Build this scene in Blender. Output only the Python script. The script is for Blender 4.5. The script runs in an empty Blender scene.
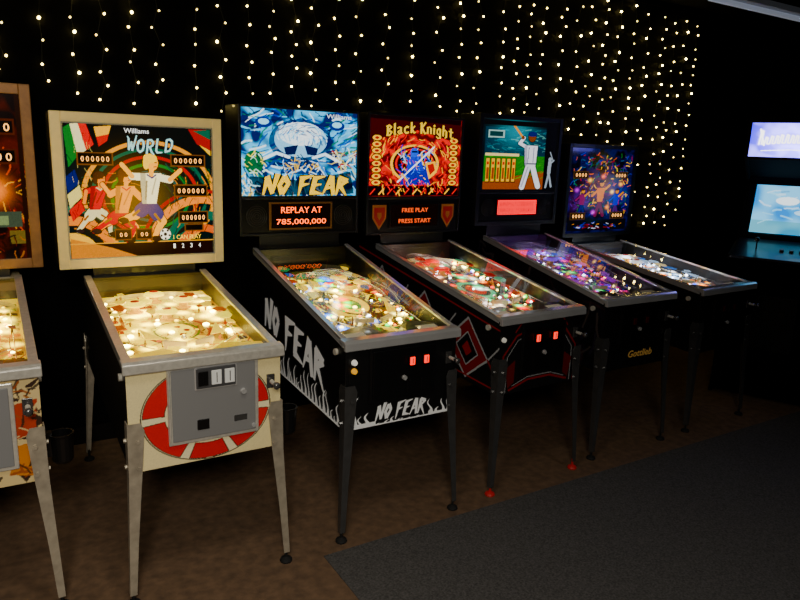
import bpy, bmesh, math, random
import numpy as np
from mathutils import Vector, Matrix
random.seed(7)
scene=bpy.context.scene
COL=scene.collection
def lin(c):
    out=[]
    for v in c[:3]:
        v=v/255.0
        out.append(v/12.92 if v<=.04045 else ((v+.055)/1.055)**2.4)
    return tuple(out)
# ---------------------------------------------------------------- materials
MC={}
def mat(key,col=(128,128,128),rough=.5,metal=0,es=0,noise=0,nscale=30,bump=0,coat=0,ecol=None,spec=.5):
    if key in MC: return MC[key]
    m=bpy.data.materials.new(key);m.use_nodes=True
    nt=m.node_tree;b=nt.nodes['Principled BSDF']
    c=lin(col)
    b.inputs['Base Color'].default_value=(*c,1)
    b.inputs['Roughness'].default_value=rough;b.inputs['Metallic'].default_value=metal
    b.inputs['Coat Weight'].default_value=coat
    b.inputs['Specular IOR Level'].default_value=spec
    if es:
        b.inputs['Emission Color'].default_value=(*lin(ecol or col),1);b.inputs['Emission Strength'].default_value=es
    if noise or bump:
        tc=nt.nodes.new('ShaderNodeTexCoord');n=nt.nodes.new('ShaderNodeTexNoise')
        n.inputs['Scale'].default_value=nscale;n.inputs['Detail'].default_value=6
        nt.links.new(tc.outputs['Object'],n.inputs['Vector'])
        if noise:
            r=nt.nodes.new('ShaderNodeValToRGB')
            r.color_ramp.elements[0].position=.3;r.color_ramp.elements[1].position=.7
            r.color_ramp.elements[0].color=(*[x*(1-noise) for x in c],1)
            r.color_ramp.elements[1].color=(*[min(1,x*(1+noise)) for x in c],1)
            nt.links.new(n.outputs['Fac'],r.inputs['Fac']);nt.links.new(r.outputs['Color'],b.inputs['Base Color'])
        if bump:
            bp=nt.nodes.new('ShaderNodeBump');bp.inputs['Strength'].default_value=bump;bp.inputs['Distance'].default_value=.01
            nt.links.new(n.outputs['Fac'],bp.inputs['Height']);nt.links.new(bp.outputs['Normal'],b.inputs['Normal'])
    MC[key]=m;return m
def attrmat(key,es=0,rough=.4,base=1.0,coat=0):
    if key in MC: return MC[key]
    m=bpy.data.materials.new(key);m.use_nodes=True
    nt=m.node_tree;b=nt.nodes['Principled BSDF']
    a=nt.nodes.new('ShaderNodeAttribute');a.attribute_name='Col'
    mx=nt.nodes.new('ShaderNodeMix');mx.data_type='RGBA';mx.blend_type='MULTIPLY';mx.inputs[0].default_value=1
    nt.links.new(a.outputs['Color'],mx.inputs[6]);mx.inputs[7].default_value=(base,base,base,1)
    nt.links.new(mx.outputs[2],b.inputs['Base Color'])
    b.inputs['Roughness'].default_value=rough;b.inputs['Coat Weight'].default_value=coat
    if es:
        nt.links.new(a.outputs['Color'],b.inputs['Emission Color']);b.inputs['Emission Strength'].default_value=es
    MC[key]=m;return m
def glassmat(key='clear_glass',k=.42):
    if key in MC: return MC[key]
    m=bpy.data.materials.new(key);m.use_nodes=True;nt=m.node_tree;nt.nodes.clear()
    o=nt.nodes.new('ShaderNodeOutputMaterial');t=nt.nodes.new('ShaderNodeBsdfTransparent')
    g=nt.nodes.new('ShaderNodeBsdfGlossy');g.inputs['Roughness'].default_value=.03
    f=nt.nodes.new('ShaderNodeFresnel');f.inputs[0].default_value=1.45;mx=nt.nodes.new('ShaderNodeMixShader')
    mu=nt.nodes.new('ShaderNodeMath');mu.operation='MULTIPLY';mu.inputs[1].default_value=k
    nt.links.new(f.outputs[0],mu.inputs[0]);nt.links.new(mu.outputs[0],mx.inputs[0]);nt.links.new(t.outputs[0],mx.inputs[1]);nt.links.new(g.outputs[0],mx.inputs[2]);nt.links.new(mx.outputs[0],o.inputs[0])
    MC[key]=m;return m
def plasticmat(key,col,es=.3,alpha=.6):
    if key in MC: return MC[key]
    m=mat(key,col,rough=.2,es=es);b=m.node_tree.nodes['Principled BSDF'];b.inputs['Alpha'].default_value=alpha
    return m
CHROME=mat('polished_steel',(232,232,230),rough=.16,metal=.6,noise=.08,nscale=8,coat=.5)
DULL=mat('brushed_steel',(206,202,190),rough=.3,metal=.35,noise=.12,nscale=60,coat=.3)
AGED=mat('aged_steel_leg',(176,166,146),rough=.42,metal=.4,noise=.2,nscale=25)
DARKSTEEL=mat('dark_steel_leg',(100,99,98),rough=.25,metal=.7,noise=.15,nscale=30,coat=.3)
BLACK=mat('black_laminate',(8,8,9),rough=.45,noise=.3,nscale=20,coat=.1)
BLKPL=mat('black_plastic',(11,11,12),rough=.3)
RUB=mat('black_rubber',(10,10,10),rough=.8)
# ---------------------------------------------------------------- mesh helpers
def link(o): COL.objects.link(o);return o
def mesh_obj(name,me,m,parent=None,loc=(0,0,0),bevel=0,label=None,smooth=False):
    o=bpy.data.objects.new(name,me);link(o)
    if m: me.materials.append(m)
    if parent: o.parent=parent
    o.location=loc
    if bevel:
        md=o.modifiers.new('bevel','BEVEL');md.width=bevel;md.segments=2;md.limit_method='ANGLE'
    if smooth:
        for p in me.polygons: p.use_smooth=True
    if label: o['label']=label
    return o
class B:
    def __init__(s): s.bm=bmesh.new()
    def box(s,x0,x1,y0,y1,z0,z1):
        v=[s.bm.verts.new((x,y,z)) for z in(z0,z1) for y in(y0,y1) for x in(x0,x1)]
        for f in((0,2,3,1),(4,5,7,6),(0,1,5,4),(2,6,7,3),(0,4,6,2),(1,3,7,5)): s.bm.faces.new([v[i] for i in f])
        return s
    def prism(s,prof,x0,x1,M=None):
        a=[Vector((x0,p[0],p[1])) for p in prof];b=[Vector((x1,p[0],p[1])) for p in prof]
        a=[s.bm.verts.new(q) for q in a];b=[s.bm.verts.new(q) for q in b];n=len(a)
        s.bm.faces.new(a);s.bm.faces.new(b[::-1])
        for i in range(n): s.bm.faces.new((a[i],b[i],b[(i+1)%n],a[(i+1)%n]))
        return s
    def slab(s,pts,n,t):
        n=Vector(n)*t;a=[s.bm.verts.new(Vector(p)) for p in pts];b=[s.bm.verts.new(Vector(p)+n) for p in pts];k=len(a)
        s.bm.faces.new(a[::-1]);s.bm.faces.new(b)
        for i in range(k): s.bm.faces.new((a[i],a[(i+1)%k],b[(i+1)%k],b[i]))
        return s
    def tube(s,pts,r,n=8,cap=True):
        pts=[Vector(p) for p in pts];rs=r if isinstance(r,(list,tuple)) else [r]*len(pts);rings=[]
        for i,p in enumerate(pts):
            d=(pts[min(i+1,len(pts)-1)]-pts[max(i-1,0)])
            if d.length<1e-9: d=Vector((0,0,1))
            d.normalize();a=Vector((1,0,0)) if abs(d.z)>=.9 else d.cross(Vector((0,0,1)))
            a=(a-d*a.dot(d)).normalized();b=d.cross(a)
            rings.append([s.bm.verts.new(p+(a*math.cos(t)+b*math.sin(t))*rs[i]) for t in [2*math.pi*j/n for j in range(n)]])
        for i in range(len(rings)-1):
            for j in range(n): s.bm.faces.new((rings[i][j],rings[i][(j+1)%n],rings[i+1][(j+1)%n],rings[i+1][j]))
        if cap: s.bm.faces.new(rings[0][::-1]);s.bm.faces.new(rings[-1])
        return s
    def cyl(s,p0,p1,r0,r1=None,n=20): return s.tube([p0,p1],[r0,r0 if r1 is None else r1],n)
    def lathe(s,prof,c=(0,0,0),n=20):
        c=Vector(c);rings=[]
        for r,z in prof: rings.append([s.bm.verts.new(c+Vector((r*math.cos(2*math.pi*j/n),r*math.sin(2*math.pi*j/n),z))) for j in range(n)])
        for i in range(len(rings)-1):
            for j in range(n): s.bm.faces.new((rings[i][j],rings[i][(j+1)%n],rings[i+1][(j+1)%n],rings[i+1][j]))
        s.bm.faces.new(rings[0][::-1]);s.bm.faces.new(rings[-1]);return s
    def ball(s,c,r,sx=1,sy=1,sz=1,sub=2):
        q=bmesh.ops.create_icosphere(s.bm,subdivisions=sub,radius=r)
        for v in q['verts']: v.co=Vector((v.co.x*sx,v.co.y*sy,v.co.z*sz))+Vector(c)
        return s
    def mesh(s,name='m'):
        bmesh.ops.recalc_face_normals(s.bm,faces=s.bm.faces[:])
        me=bpy.data.meshes.new(name);s.bm.to_mesh(me);s.bm.free();return me
    def obj(s,name,m,parent=None,loc=(0,0,0),bevel=0,label=None,smooth=False):
        return mesh_obj(name,s.mesh(name),m,parent,loc,bevel,label,smooth)
def inst(name,me,parent,loc,rotz=0,scale=1,label=None):
    o=bpy.data.objects.new(name,me);link(o);o.parent=parent;o.location=loc;o.rotation_euler=(0,0,rotz);o.scale=(scale,)*3
    if label:o['label']=label
    return o
def text(name,s,parent,c,ex,ey,w,h,m,jit=0,shear=0,bold=0.0,label=None,arc=0):
    cu=bpy.data.curves.new('t','FONT');cu.body=s;cu.extrude=0.002;cu.offset=bold;cu.align_x='CENTER';cu.resolution_u=3
    to=bpy.data.objects.new('t',cu);link(to)
    dg=bpy.context.evaluated_depsgraph_get();me=bpy.data.meshes.new_from_object(to.evaluated_get(dg))
    bpy.data.objects.remove(to)
    co=np.array([v.co[:] for v in me.vertices]);mn=co.min(0);mx=co.max(0);sz=mx-mn
    ex=Vector(ex).normalized();ey=Vector(ey).normalized();n=ex.cross(ey);c=Vector(c)
    for v in me.vertices:
        u=(v.co.x-mn[0])/sz[0]-.5;q=(v.co.y-mn[1])/sz[1]-.5
        q2=q+arc*(0.25-u*u)*4
        v.co=c+ex*((u+shear*q*h/w)*w)+ey*(q2*h)+n*(0.0012*(1 if v.co.z>0 else 0)+.0004)
    me.materials.clear()
    return mesh_obj(name,me,m,parent,label=label)
def pl(w,*p): return [(a[0],a[1],w if len(a)<3 else a[2]) for a in p]
BRUSH={'N':[pl(.2,(.1,-.12,.1),(.14,1.0,.24)),pl(.2,(.1,1.02,.26),(.82,-.02,.18)),pl(.2,(.8,-.02,.14),(.92,1.2,.26))],
'O':[pl(.19,(.12,.45),(.42,1.02,.26),(.88,.62),(.52,-.02,.26),(.12,.5))],
'F':[pl(.2,(.16,-.25,.06),(.18,.98,.28)),pl(.2,(.0,.93,.26),(1.1,1.14,.06)),pl(.2,(.15,.5,.22),(.85,.6,.05))],
'E':[pl(.2,(.14,.0,.22),(.18,1.0,.26)),pl(.2,(.05,.95,.24),(1.0,1.1,.06)),pl(.2,(.15,.5,.2),(.82,.58,.05)),pl(.2,(.05,.05,.26),(1.05,-.06,.06))],
'A':[pl(.2,(.0,-.14,.06),(.5,1.1,.28)),pl(.2,(.5,1.05,.26),(.98,-.12,.18)),pl(.2,(.2,.32,.18),(.88,.38,.06))],
'R':[pl(.2,(.12,-.14,.1),(.17,1.0,.26)),pl(.2,(.05,1.0,.24),(.86,.82,.2),(.22,.44,.16)),pl(.2,(.3,.5,.22),(1.2,-.32,.04))]}
CH={'W':[pl(.22,(-.1,1.05,.1),(.1,.9,.2),(.28,.05,.22),(.5,.7,.18),(.72,.05,.22),(1.05,1.25,.14))],'O':[pl(.24,(.5,.98),(.2,.82),(.1,.5),(.2,.16),(.5,.02),(.8,.18),(.9,.5),(.8,.84),(.5,.98))],
'R':[pl(.22,(.18,-.05),(.15,1),(.55,1.02),(.85,.85),(.8,.6),(.5,.46),(.2,.46)),pl(.22,(.45,.5),(.8,.05),(1.1,-.12,.12))],'L':[pl(.22,(.15,1.1),(.13,.2),(.3,.03),(.95,.0,.12))],'D':[pl(.22,(.15,.05),(.15,.97),(.55,.97),(.85,.78),(.92,.42),(.65,.06),(.1,.02))]}
BL={'B':[pl(.24,(.2,0),(.2,1)),pl(.17,(-.05,1,.08),(.4,1.05),(.8,.8),(.25,.52),(.88,.28),(.5,-.02),(.0,.08,.08))],'l':[pl(.24,(.5,.0),(.5,1.1)),pl(.12,(.35,1.02),(.6,1.14)),pl(.12,(.42,.06),(.75,-.04))],
'a':[pl(.16,(.15,.6),(.45,.68),(.74,.58)),pl(.24,(.7,0),(.7,.6)),pl(.15,(.65,.36),(.2,.22),(.45,-.02),(.95,.04))],'c':[pl(.2,(.85,.6),(.55,.68),(.24,.5),(.24,.15),(.5,-.02),(.88,.06))],
'k':[pl(.24,(.25,0),(.25,1.1)),pl(.16,(.25,.35),(.8,.7)),pl(.18,(.35,.4),(.7,-.02),(1.0,.06,.08))],'K':[pl(.26,(.2,-.05),(.2,1.05)),pl(.14,(-.1,.95,.06),(.3,1.1)),pl(.18,(.2,.45),(.9,1.15)),pl(.22,(.35,.5),(.8,-.05),(1.12,.05,.06))],
'n':[pl(.24,(.2,0),(.2,.66)),pl(.14,(.05,.6),(.5,.7),(.75,.56)),pl(.24,(.75,0),(.75,.56))],'i':[pl(.24,(.5,0),(.5,.66)),pl(.2,(.42,.84),(.6,.96))],
'g':[pl(.18,(.82,.62),(.5,.68),(.22,.5),(.22,.15),(.5,.02),(.75,.1)),pl(.24,(.75,-.32),(.75,.62)),pl(.14,(.75,-.28),(.4,-.38),(.1,-.22))],
'h':[pl(.24,(.2,0),(.2,1.12)),pl(.14,(.2,.56),(.5,.68),(.75,.56)),pl(.24,(.75,-.05),(.75,.56)),pl(.12,(.75,-.05),(.5,-.2))],'t':[pl(.24,(.45,.1),(.45,1.0)),pl(.14,(.1,.68),(.85,.68)),pl(.14,(.45,.06),(.7,-.03),(.95,.1))]}
def glyphs(name,s,parent,c,ex,ey,w,h,m,font,shear=0,arc=0,gap=.12,wk=1.0,base=.0004):
    ex=Vector(ex).normalized();ey=Vector(ey).normalized();n=ex.cross(ey);c=Vector(c);b=B()
    adv=[(.55 if ch==' ' else .45 if ch in 'li' and font is BL else 1)+gap for ch in s];tot=sum(adv)-gap;x=0;k=0
    for ch,a in zip(s,adv):
        if ch!=' ':
            off=-.28 if (ch in 'li' and font is BL) else 0
            for st in font[ch]:
                for p,q in zip(st[:-1],st[1:]):
                    k+=1
                    A=[]
                    d=Vector((q[0]-p[0],(q[1]-p[1])*h/(w/tot)));L=d.length
                    if L<1e-6: continue
                    d/=L;pn=Vector((-d.y,d.x))
                    for (pt,e,sg) in((p,-.25,1),(p,-.25,-1),(q,.25,-1),(q,.25,1)):
                        u=(x+off+pt[0])+d.x*e*pt[2]*.8+pn.x*pt[2]*wk*.5*sg
                        v=pt[1]+(d.y*e*pt[2]*.8+pn.y*pt[2]*wk*.5*sg)*(w/tot)/h
                        uu=u/tot-.5;vv=v-.5+arc*(.25-uu*uu)*4
                        A.append(c+ex*(uu*w+shear*vv*h)+ey*(vv*h)+n*(base+.00003*k))
                    b.bm.faces.new([b.bm.verts.new(z) for z in A])
        x+=a
    me=bpy.data.meshes.new(name);b.bm.to_mesh(me);b.bm.free();return mesh_obj(name,me,m,parent)
# ---------------------------------------------------------------- painted print grid
class Cv:
    def __init__(s,x0,y0,x1,y1,nx,ny,bg=(0,0,0),sat=1.3):
        s.b=(x0,y0,x1,y1);s.n=(nx,ny);s.sat=sat
        s.X,s.Y=np.meshgrid(np.linspace(x0,x1,nx),np.linspace(y0,y1,ny));s.C=np.zeros((ny,nx,3));s.C[:]=lin(bg)
    def put(s,m,c,a=1):
        s.C[m]=s.C[m]*(1-a)+np.array(lin(c))*a
    def ell(s,cx,cy,rx,ry,c,a=1,rot=0):
        dx=s.X-cx;dy=s.Y-cy;cs,sn=math.cos(rot),math.sin(rot)
        s.put(((dx*cs+dy*sn)/rx)**2+((dy*cs-dx*sn)/ry)**2<1,c,a);return s
    def ring(s,cx,cy,r0,r1,c,a0=None,a1=None,asp=1,a=1):
        dx=s.X-cx;dy=(s.Y-cy)/asp;r=np.hypot(dx,dy);m=(r>r0)&(r<r1)
        if a0 is not None:
            th=np.degrees(np.arctan2(-dy,dx))%360;m&=((th-a0)%360)<((a1-a0)%360)
        s.put(m,c,a);return s
    def line(s,pts,w,c,a=1):
        m=np.zeros(s.X.shape,bool)
        for (x0,y0),(x1,y1) in zip(pts[:-1],pts[1:]):
            dx,dy=x1-x0,y1-y0;L=dx*dx+dy*dy+1e-12;t=np.clip(((s.X-x0)*dx+(s.Y-y0)*dy)/L,0,1)
            m|=np.hypot(s.X-x0-t*dx,s.Y-y0-t*dy)<w/2
        s.put(m,c,a);return s
    def poly(s,p,c,a=1):
        m=np.zeros(s.X.shape,bool);n=len(p)
        for i in range(n):
            x0,y0=p[i];x1,y1=p[(i+1)%n]
            if y0==y1: continue
            m^=((s.Y>=min(y0,y1))&(s.Y<max(y0,y1))&(s.X<(x1-x0)*(s.Y-y0)/(y1-y0)+x0))
        s.put(m,c,a);return s
    def rect(s,x0,y0,x1,y1,c,a=1): s.put((s.X>x0)&(s.X<x1)&(s.Y>y0)&(s.Y<y1),c,a);return s
    def glow(s,cx,cy,r,c,k=1):
        g=np.exp(-((s.X-cx)**2+(s.Y-cy)**2)/(r*r))[...,None];s.C=s.C+g*np.array(lin(c))*k;return s
    def strokes(s,n,pal,box,ln,w,seed,a=.9,ang=None):
        R=random.Random(seed)
        for k in range(n):
            x,y=R.uniform(box[0],box[2]),R.uniform(box[1],box[3]);th=(ang(x,y) if ang else R.random()*6.28)+R.uniform(-.5,.5);l=R.uniform(.4,1)*ln
            x1,y1=x+l*math.cos(th),y+l*math.sin(th);s.line([(x,y),((x+x1)/2+R.uniform(-.15,.15)*l,(y+y1)/2+R.uniform(-.15,.15)*l),(x1,y1)],w*R.uniform(.4,1),R.choice(pal),a)
        return s
    def grain(s,amt,seed=1):
        R=np.random.RandomState(seed);n=R.rand(*s.X.shape)
        n=(n+np.roll(n,1,0)+np.roll(n,1,1)+np.roll(n,(1,1),(0,1)))/4
        s.C*=(1+(n-.5)*2*amt)[...,None];return s
    def swirl(s,c1,c2,f=.15,seed=0,a=1):
        R=np.random.RandomState(seed);v=np.zeros(s.X.shape)
        for k in range(5):
            th=R.rand()*6.28;ff=f*(1+k*.6);v+=np.sin(ff*(s.X*math.cos(th)+s.Y*math.sin(th))+R.rand()*6+1.6*np.sin(ff*.7*(s.Y*math.cos(th)-s.X*math.sin(th))))/(1+k*.4)
        t=np.clip(v*.5+.5,0,1)[...,None]
        s.C=s.C*(1-a)+(np.array(lin(c1))*(1-t)+np.array(lin(c2))*t)*a;return s
    def place(s,o,ex,ey): s.o=Vector(o);s.ex=Vector(ex);s.ey=Vector(ey);s.q=None;return s
    def quad(s,bl,br,tl,tr): s.q=[np.array(Vector(v)) for v in(bl,br,tl,tr)];s.o=Vector(bl);s.ex=Vector(br)-s.o;s.ey=Vector(tl)-s.o;return s
    def pos(s,x,y,off=0):
        x0,y0,x1,y1=s.b;n=s.ex.cross(s.ey).normalized()
        return s.o+s.ex*((x-x0)/(x1-x0))+s.ey*((y1-y)/(y1-y0))+n*off
    def size(s,w,h): x0,y0,x1,y1=s.b;return w/(x1-x0)*s.ex.length,h/(y1-y0)*s.ey.length
    def build(s,name,m,parent,label=None):
        nx,ny=s.n
        u=np.linspace(0,1,nx);v=1-np.linspace(0,1,ny);U,V=np.meshgrid(u,v);U=U[...,None];V=V[...,None]
        if s.q: P=(s.q[0]*(1-U)*(1-V)+s.q[1]*U*(1-V)+s.q[2]*(1-U)*V+s.q[3]*U*V).reshape(-1,3)
        else: P=(np.array(s.o)+U*np.array(s.ex)+V*np.array(s.ey)).reshape(-1,3)
        idx=np.arange(nx*ny).reshape(ny,nx)
        F=np.stack([idx[1:,:-1],idx[1:,1:],idx[:-1,1:],idx[:-1,:-1]],-1).reshape(-1,4)
        me=bpy.data.meshes.new(name);me.from_pydata(P.tolist(),[],F.tolist())
        ca=me.color_attributes.new('Col','FLOAT_COLOR','POINT')
        C=np.clip(s.C,0,6);L=C.mean(-1,keepdims=True);C=np.clip(L+(C-L)*s.sat,0,6)
        c4=np.ones((nx*ny,4));c4[:,:3]=C.reshape(-1,3);ca.data.foreach_set('color',c4.ravel().astype(np.float32))
        me.update();return mesh_obj(name,me,m,parent,label=label)
    def txt(s,name,st,parent,x0,y0,x1,y1,m,**k):
        w,h=s.size(x1-x0,y1-y0);return text(name,st,parent,s.pos((x0+x1)/2,(y0+y1)/2,.001),s.ex,s.ey,w,h,m,**k)
    def gl(s,name,st,parent,x0,y0,x1,y1,m,font,off=.001,**k):
        w,h=s.size(x1-x0,y1-y0);return glyphs(name,st,parent,s.pos((x0+x1)/2,(y0+y1)/2,off),s.ex,s.ey,w,h,m,font,**k)
# ---------------------------------------------------------------- shared part meshes
def leg_mesh(h=.70):
    b=B();t=.004
    def ringp(z,w,ox): return [(ox,ox,z),(ox+w,ox,z),(ox+w,ox+t,z),(ox+t*2,ox+t,z),(ox+t,ox+t*2,z),(ox+t,ox+w,z),(ox,ox+w,z)]
    rs=[ringp(.045,.024,-.026),ringp(.25,.031,-.017),ringp(h-.20,.045,-.006),ringp(h-.03,.058,-.004),ringp(h,.046,-.004)]
    vs=[[b.bm.verts.new(p) for p in r] for r in rs];n=7
    for i in range(len(vs)-1):
        for j in range(n): b.bm.faces.new((vs[i][j],vs[i][(j+1)%n],vs[i+1][(j+1)%n],vs[i+1][j]))
    b.bm.faces.new(vs[0][::-1]);b.bm.faces.new(vs[-1])
    for z in(h-.07,h-.17):
        b.cyl((.03,-.003,z),(.03,-.013,z),.008,n=6);b.cyl((-.003,.03,z),(-.013,.03,z),.008,n=6)
    return b.mesh('leg')
LEG=leg_mesh()
def leveler_mesh(m):
    b=B();b.lathe([(.024,0),(.026,.006),(.022,.014),(.010,.02),(.006,.022),(.006,.055)],(-.014,-.014,0),16)
    me=b.mesh('leg_leveler');me.materials.append(m);return me
LV_BLACK=leveler_mesh(RUB);LV_RED=leveler_mesh(mat('red_rubber_foot',(190,30,25),rough=.5,es=.03))
BUMP=B().lathe([(.034,0),(.036,.004),(.022,.01),(.020,.036)],n=24).mesh('pop_bumper');BUMP.materials.append(mat('bumper_body',(200,160,60),rough=.4,es=.15))
def capmesh(key,col,es):
    b=B();b.lathe([(.046,.034),(.047,.040),(.038,.048),(.014,.052)],n=24);me=b.mesh('bumper_cap');me.materials.append(mat(key,col,rough=.25,es=es));return me
CAPTOP=B().lathe([(.020,.0525),(.018,.056),(.004,.057)],n=18).mesh('bumper_cap_star');CAPTOP.materials.append(mat('cap_star',(170,20,10),rough=.3,es=.5))
def flipper_mesh():
    b=B();n=10;pts=[]
    for i in range(n+1): a=math.pi/2+math.pi*i/n;pts.append((.012*math.cos(a),.012*math.sin(a),.012))
    for i in range(n+1): a=-math.pi/2+math.pi*i/n;pts.append((.075+.006*math.cos(a),.006*math.sin(a),.012))
    b.slab(pts,(0,0,1),.018);b.cyl((0,0,0),(0,0,.034),.007);return b.mesh('flipper')
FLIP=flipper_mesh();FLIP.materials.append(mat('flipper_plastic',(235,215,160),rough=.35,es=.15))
def lampmesh(key,col,es,r=.009):
    b=B();b.lathe([(r*1.15,0),(r*1.15,.0025),(r*.9,.003),(r*.75,.0055),(r*.35,.0075)],n=12);me=b.mesh('lamp');me.materials.append(mat(key,col,rough=.3,es=es));return me
LAMPS={'w':lampmesh('lamp_warm',(255,222,90),18),'c':lampmesh('lamp_white',(225,238,255),26),'r':lampmesh('lamp_red',(255,15,6),6),'h':lampmesh('lamp_hot',(255,228,90),45,.012),
 'b':lampmesh('lamp_blue',(20,60,255),10),'g':lampmesh('lamp_green',(20,255,80),6),'y':lampmesh('lamp_yellow',(255,215,5),8),'p':lampmesh('lamp_pink',(255,20,140),8),'o':lampmesh('lamp_orange',(255,120,0),6)}
POST=B().lathe([(.004,0),(.004,.008),(.0055,.010),(.0055,.016),(.003,.018),(.003,.028)],n=10).mesh('post');POST.materials.append(mat('post_plastic',(120,90,30),rough=.3))
# ---------------------------------------------------------------- pinball machine
def machine(cfg):
    e=bpy.data.objects.new('pinball_machine',None);link(e);e.empty_display_size=.3
    e.location=(cfg['x'],cfg['y'],0);e.rotation_euler=(0,0,cfg['psi'])
    e['label']=cfg['label'];e['category']='pinball machine';e['group']='row of pinball machines along the wall'
    hb,zc,bd,zb,zt,bw=[cfg[k] for k in('hb','zc','bd','zb','zt','bw')]
    zk=cfg['zk'];key=cfg['key'];rw=cfg.get('rw',.0)
    ztop=lambda y: hb-.022+(zk-hb)*y/bd
    zbot=lambda y: zc+.05*y
    W=.28;t=.018;yb=bd+.2
    b=B()
    prof=[(.018,zbot(.018)),(yb,zbot(yb)),(yb,ztop(bd)+.0),(bd,ztop(bd)),(.018,ztop(.018))]
    b.prism(prof,-W,-W+t);b.prism(prof,W-t,W)
    b.box(-W+t,W-t,.018,.018+t,zbot(0),ztop(0)-.004);b.box(-W+t,W-t,yb-t,yb,zbot(yb),ztop(bd))
    b.prism([(.036,zbot(0)+.01),(yb-t,zbot(yb)+.01),(yb-t,zbot(yb)+.028),(.036,zbot(0)+.028)],-W+t,W-t)
    b.box(-W+t,W-t,bd+.005,yb,ztop(bd)-.02,ztop(bd))
    cab=b.obj('cabinet',cfg.get('cabm',BLACK),e,bevel=.002)
    if zb-ztop(bd)>.02:
        B().box(-.24,.24,bd+.02,bd+.19,ztop(bd)-.01,zb+.01).obj('head_bracket',BLACK,e)
    rm=cfg.get('rail',CHROME)
    for sgn in(-1,1):
        xa,xb=(-W-.006,-W+t+rw) if sgn<0 else (W-t-rw,W+.006)
        b=B();b.prism([(.03,ztop(.03)),(bd-.005,ztop(bd)),(bd-.005,ztop(bd)+.012),(.03,ztop(.03)+.012)],xa,xb)
        xo=-W-.006 if sgn<0 else W+.002
        b.prism([(.03,ztop(.03)-.022),(bd-.005,ztop(bd)-.022),(bd-.005,ztop(bd)+.010),(.03,ztop(.03)+.010)],xo,xo+.004)
        b.obj('side_rail',rm,cab,bevel=.003)
    b=B();pr=[(-.004,hb-.046),(.016,hb-.046),(.016,hb-.03),(.06,hb-.02+.008),(.06,hb-.004),(.048,hb),(.012,hb-.003),(-.002,hb-.012)]
    b.prism(pr,-.292,.292);b.obj('lockbar',rm,cab,bevel=.004)
    b=B();z0,z1=ztop(.06)+.008,ztop(bd-.01)+.008
    v=[b.bm.verts.new(p) for p in((-W+t,.055,z0),(W-t,.055,z0),(W-t,bd-.01,z1),(-W+t,bd-.01,z1))];b.bm.faces.new(v)
    b.obj('playfield_glass',glassmat('clear_glass_'+key,cfg.get('gk',.45)),cab)
    for sgn in(-1,1):
        B().cyl((sgn*W,.10,ztop(.1)-.07),(sgn*(W+.012),.10,ztop(.1)-.07),.014,n=16).obj('flipper_button',mat('button_'+key,cfg.get('btn',(200,195,180)),rough=.3),cab)
    legm=cfg.get('legm',DARKSTEEL);lm=LEG.copy();lm.materials.append(legm);lv=cfg.get('lv',LV_BLACK)
    for (sx,yy,rz) in((-1,.010,0),(1,.010,math.pi/2),(-1,yb+.004,-math.pi/2),(1,yb+.004,math.pi)):
        l=inst('leg',lm,e,(sx*(W+.002),yy,0),rz);inst('leg_leveler',lv,l,(0,0,0))
    pfz=lambda y: ztop(y)-.05-.045*y/bd
    ya,yc=.06,bd-.03
    def P(u,v,h=0): y=ya+v*(yc-ya);return ((u-.5)*.52,y,pfz(y)+h)
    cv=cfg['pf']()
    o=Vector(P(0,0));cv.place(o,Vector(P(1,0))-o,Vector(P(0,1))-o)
    pf=cv.build('playfield',attrmat('pf_print_glow_'+key,es=cfg['pfes'],rough=.25,base=cfg.get('pfb',.5),coat=.3),e)  # print colour also carries the lamp glow painted on the playfield
    B().box(-W+t,W-t,bd-.03,bd-.026,pfz(bd)-.02,ztop(bd)).obj('back_panel',mat('bp_'+key,cfg['bpc'],rough=.4,es=cfg.get('bpe',.2)),pf)
    if cfg.get('lin'):
        for sgn in(-1,1):
            x0=-W+t if sgn<0 else W-t-.002
            B().prism([(.06,pfz(.06)-.01),(bd-.03,pfz(bd-.03)-.01),(bd-.03,ztop(bd-.03)-.002),(.06,ztop(.06)-.002)],x0,x0+.002).obj('side_lining',mat('lining_'+key,cfg['lin'],rough=.5),pf)
    R=random.Random(cfg['seed'])
    b=B();A=[P(.0,.0),P(1,.0),P(1,.11),P(.72,.15),P(.56,.06),P(.44,.06),P(.28,.15),P(.0,.11)]
    b.slab([(a[0],a[1],a[2]+.002) for a in A],(0,0,1),.03)
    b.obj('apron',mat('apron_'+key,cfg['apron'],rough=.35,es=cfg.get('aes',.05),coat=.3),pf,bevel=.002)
    for u0 in(.04,.76):
        q=Vector(P(u0,.02,.034));w=Vector(P(u0+.2,.02,.034))-q;h=Vector(P(u0,.08,.034))-q
        B().slab([q,q+w,q+w+h,q+h],(0,0,1),.001).obj('score_card',mat('card',(225,215,185),rough=.6,es=.15),pf)
    for sgn in(-1,1):
        inst('flipper',FLIP,pf,P(.5+sgn*.17,.22,.004),math.radians(-28) if sgn<0 else math.radians(180+28))
    for sgn in(-1,1):
        c=.5+sgn*.27
        pts=[P(c+sgn*.03,.27,.03),P(c+sgn*.03,.40,.03),P(c-sgn*.09,.25,.03)]
        if sgn>0: pts=pts[::-1]
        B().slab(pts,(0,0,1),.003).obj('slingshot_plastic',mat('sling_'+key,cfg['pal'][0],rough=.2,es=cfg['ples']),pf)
        for q in pts: inst('post',POST,pf,(q[0],q[1],q[2]-.03))
    cm=capmesh('cap_'+key,cfg['capc'],cfg.get('capes',1.2))
    for(u,v) in cfg['bump']:
        inst('pop_bumper',BUMP,pf,P(u,v));inst('bumper_cap',cm,pf,P(u,v));inst('bumper_cap_star',CAPTOP,pf,P(u,v))
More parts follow.
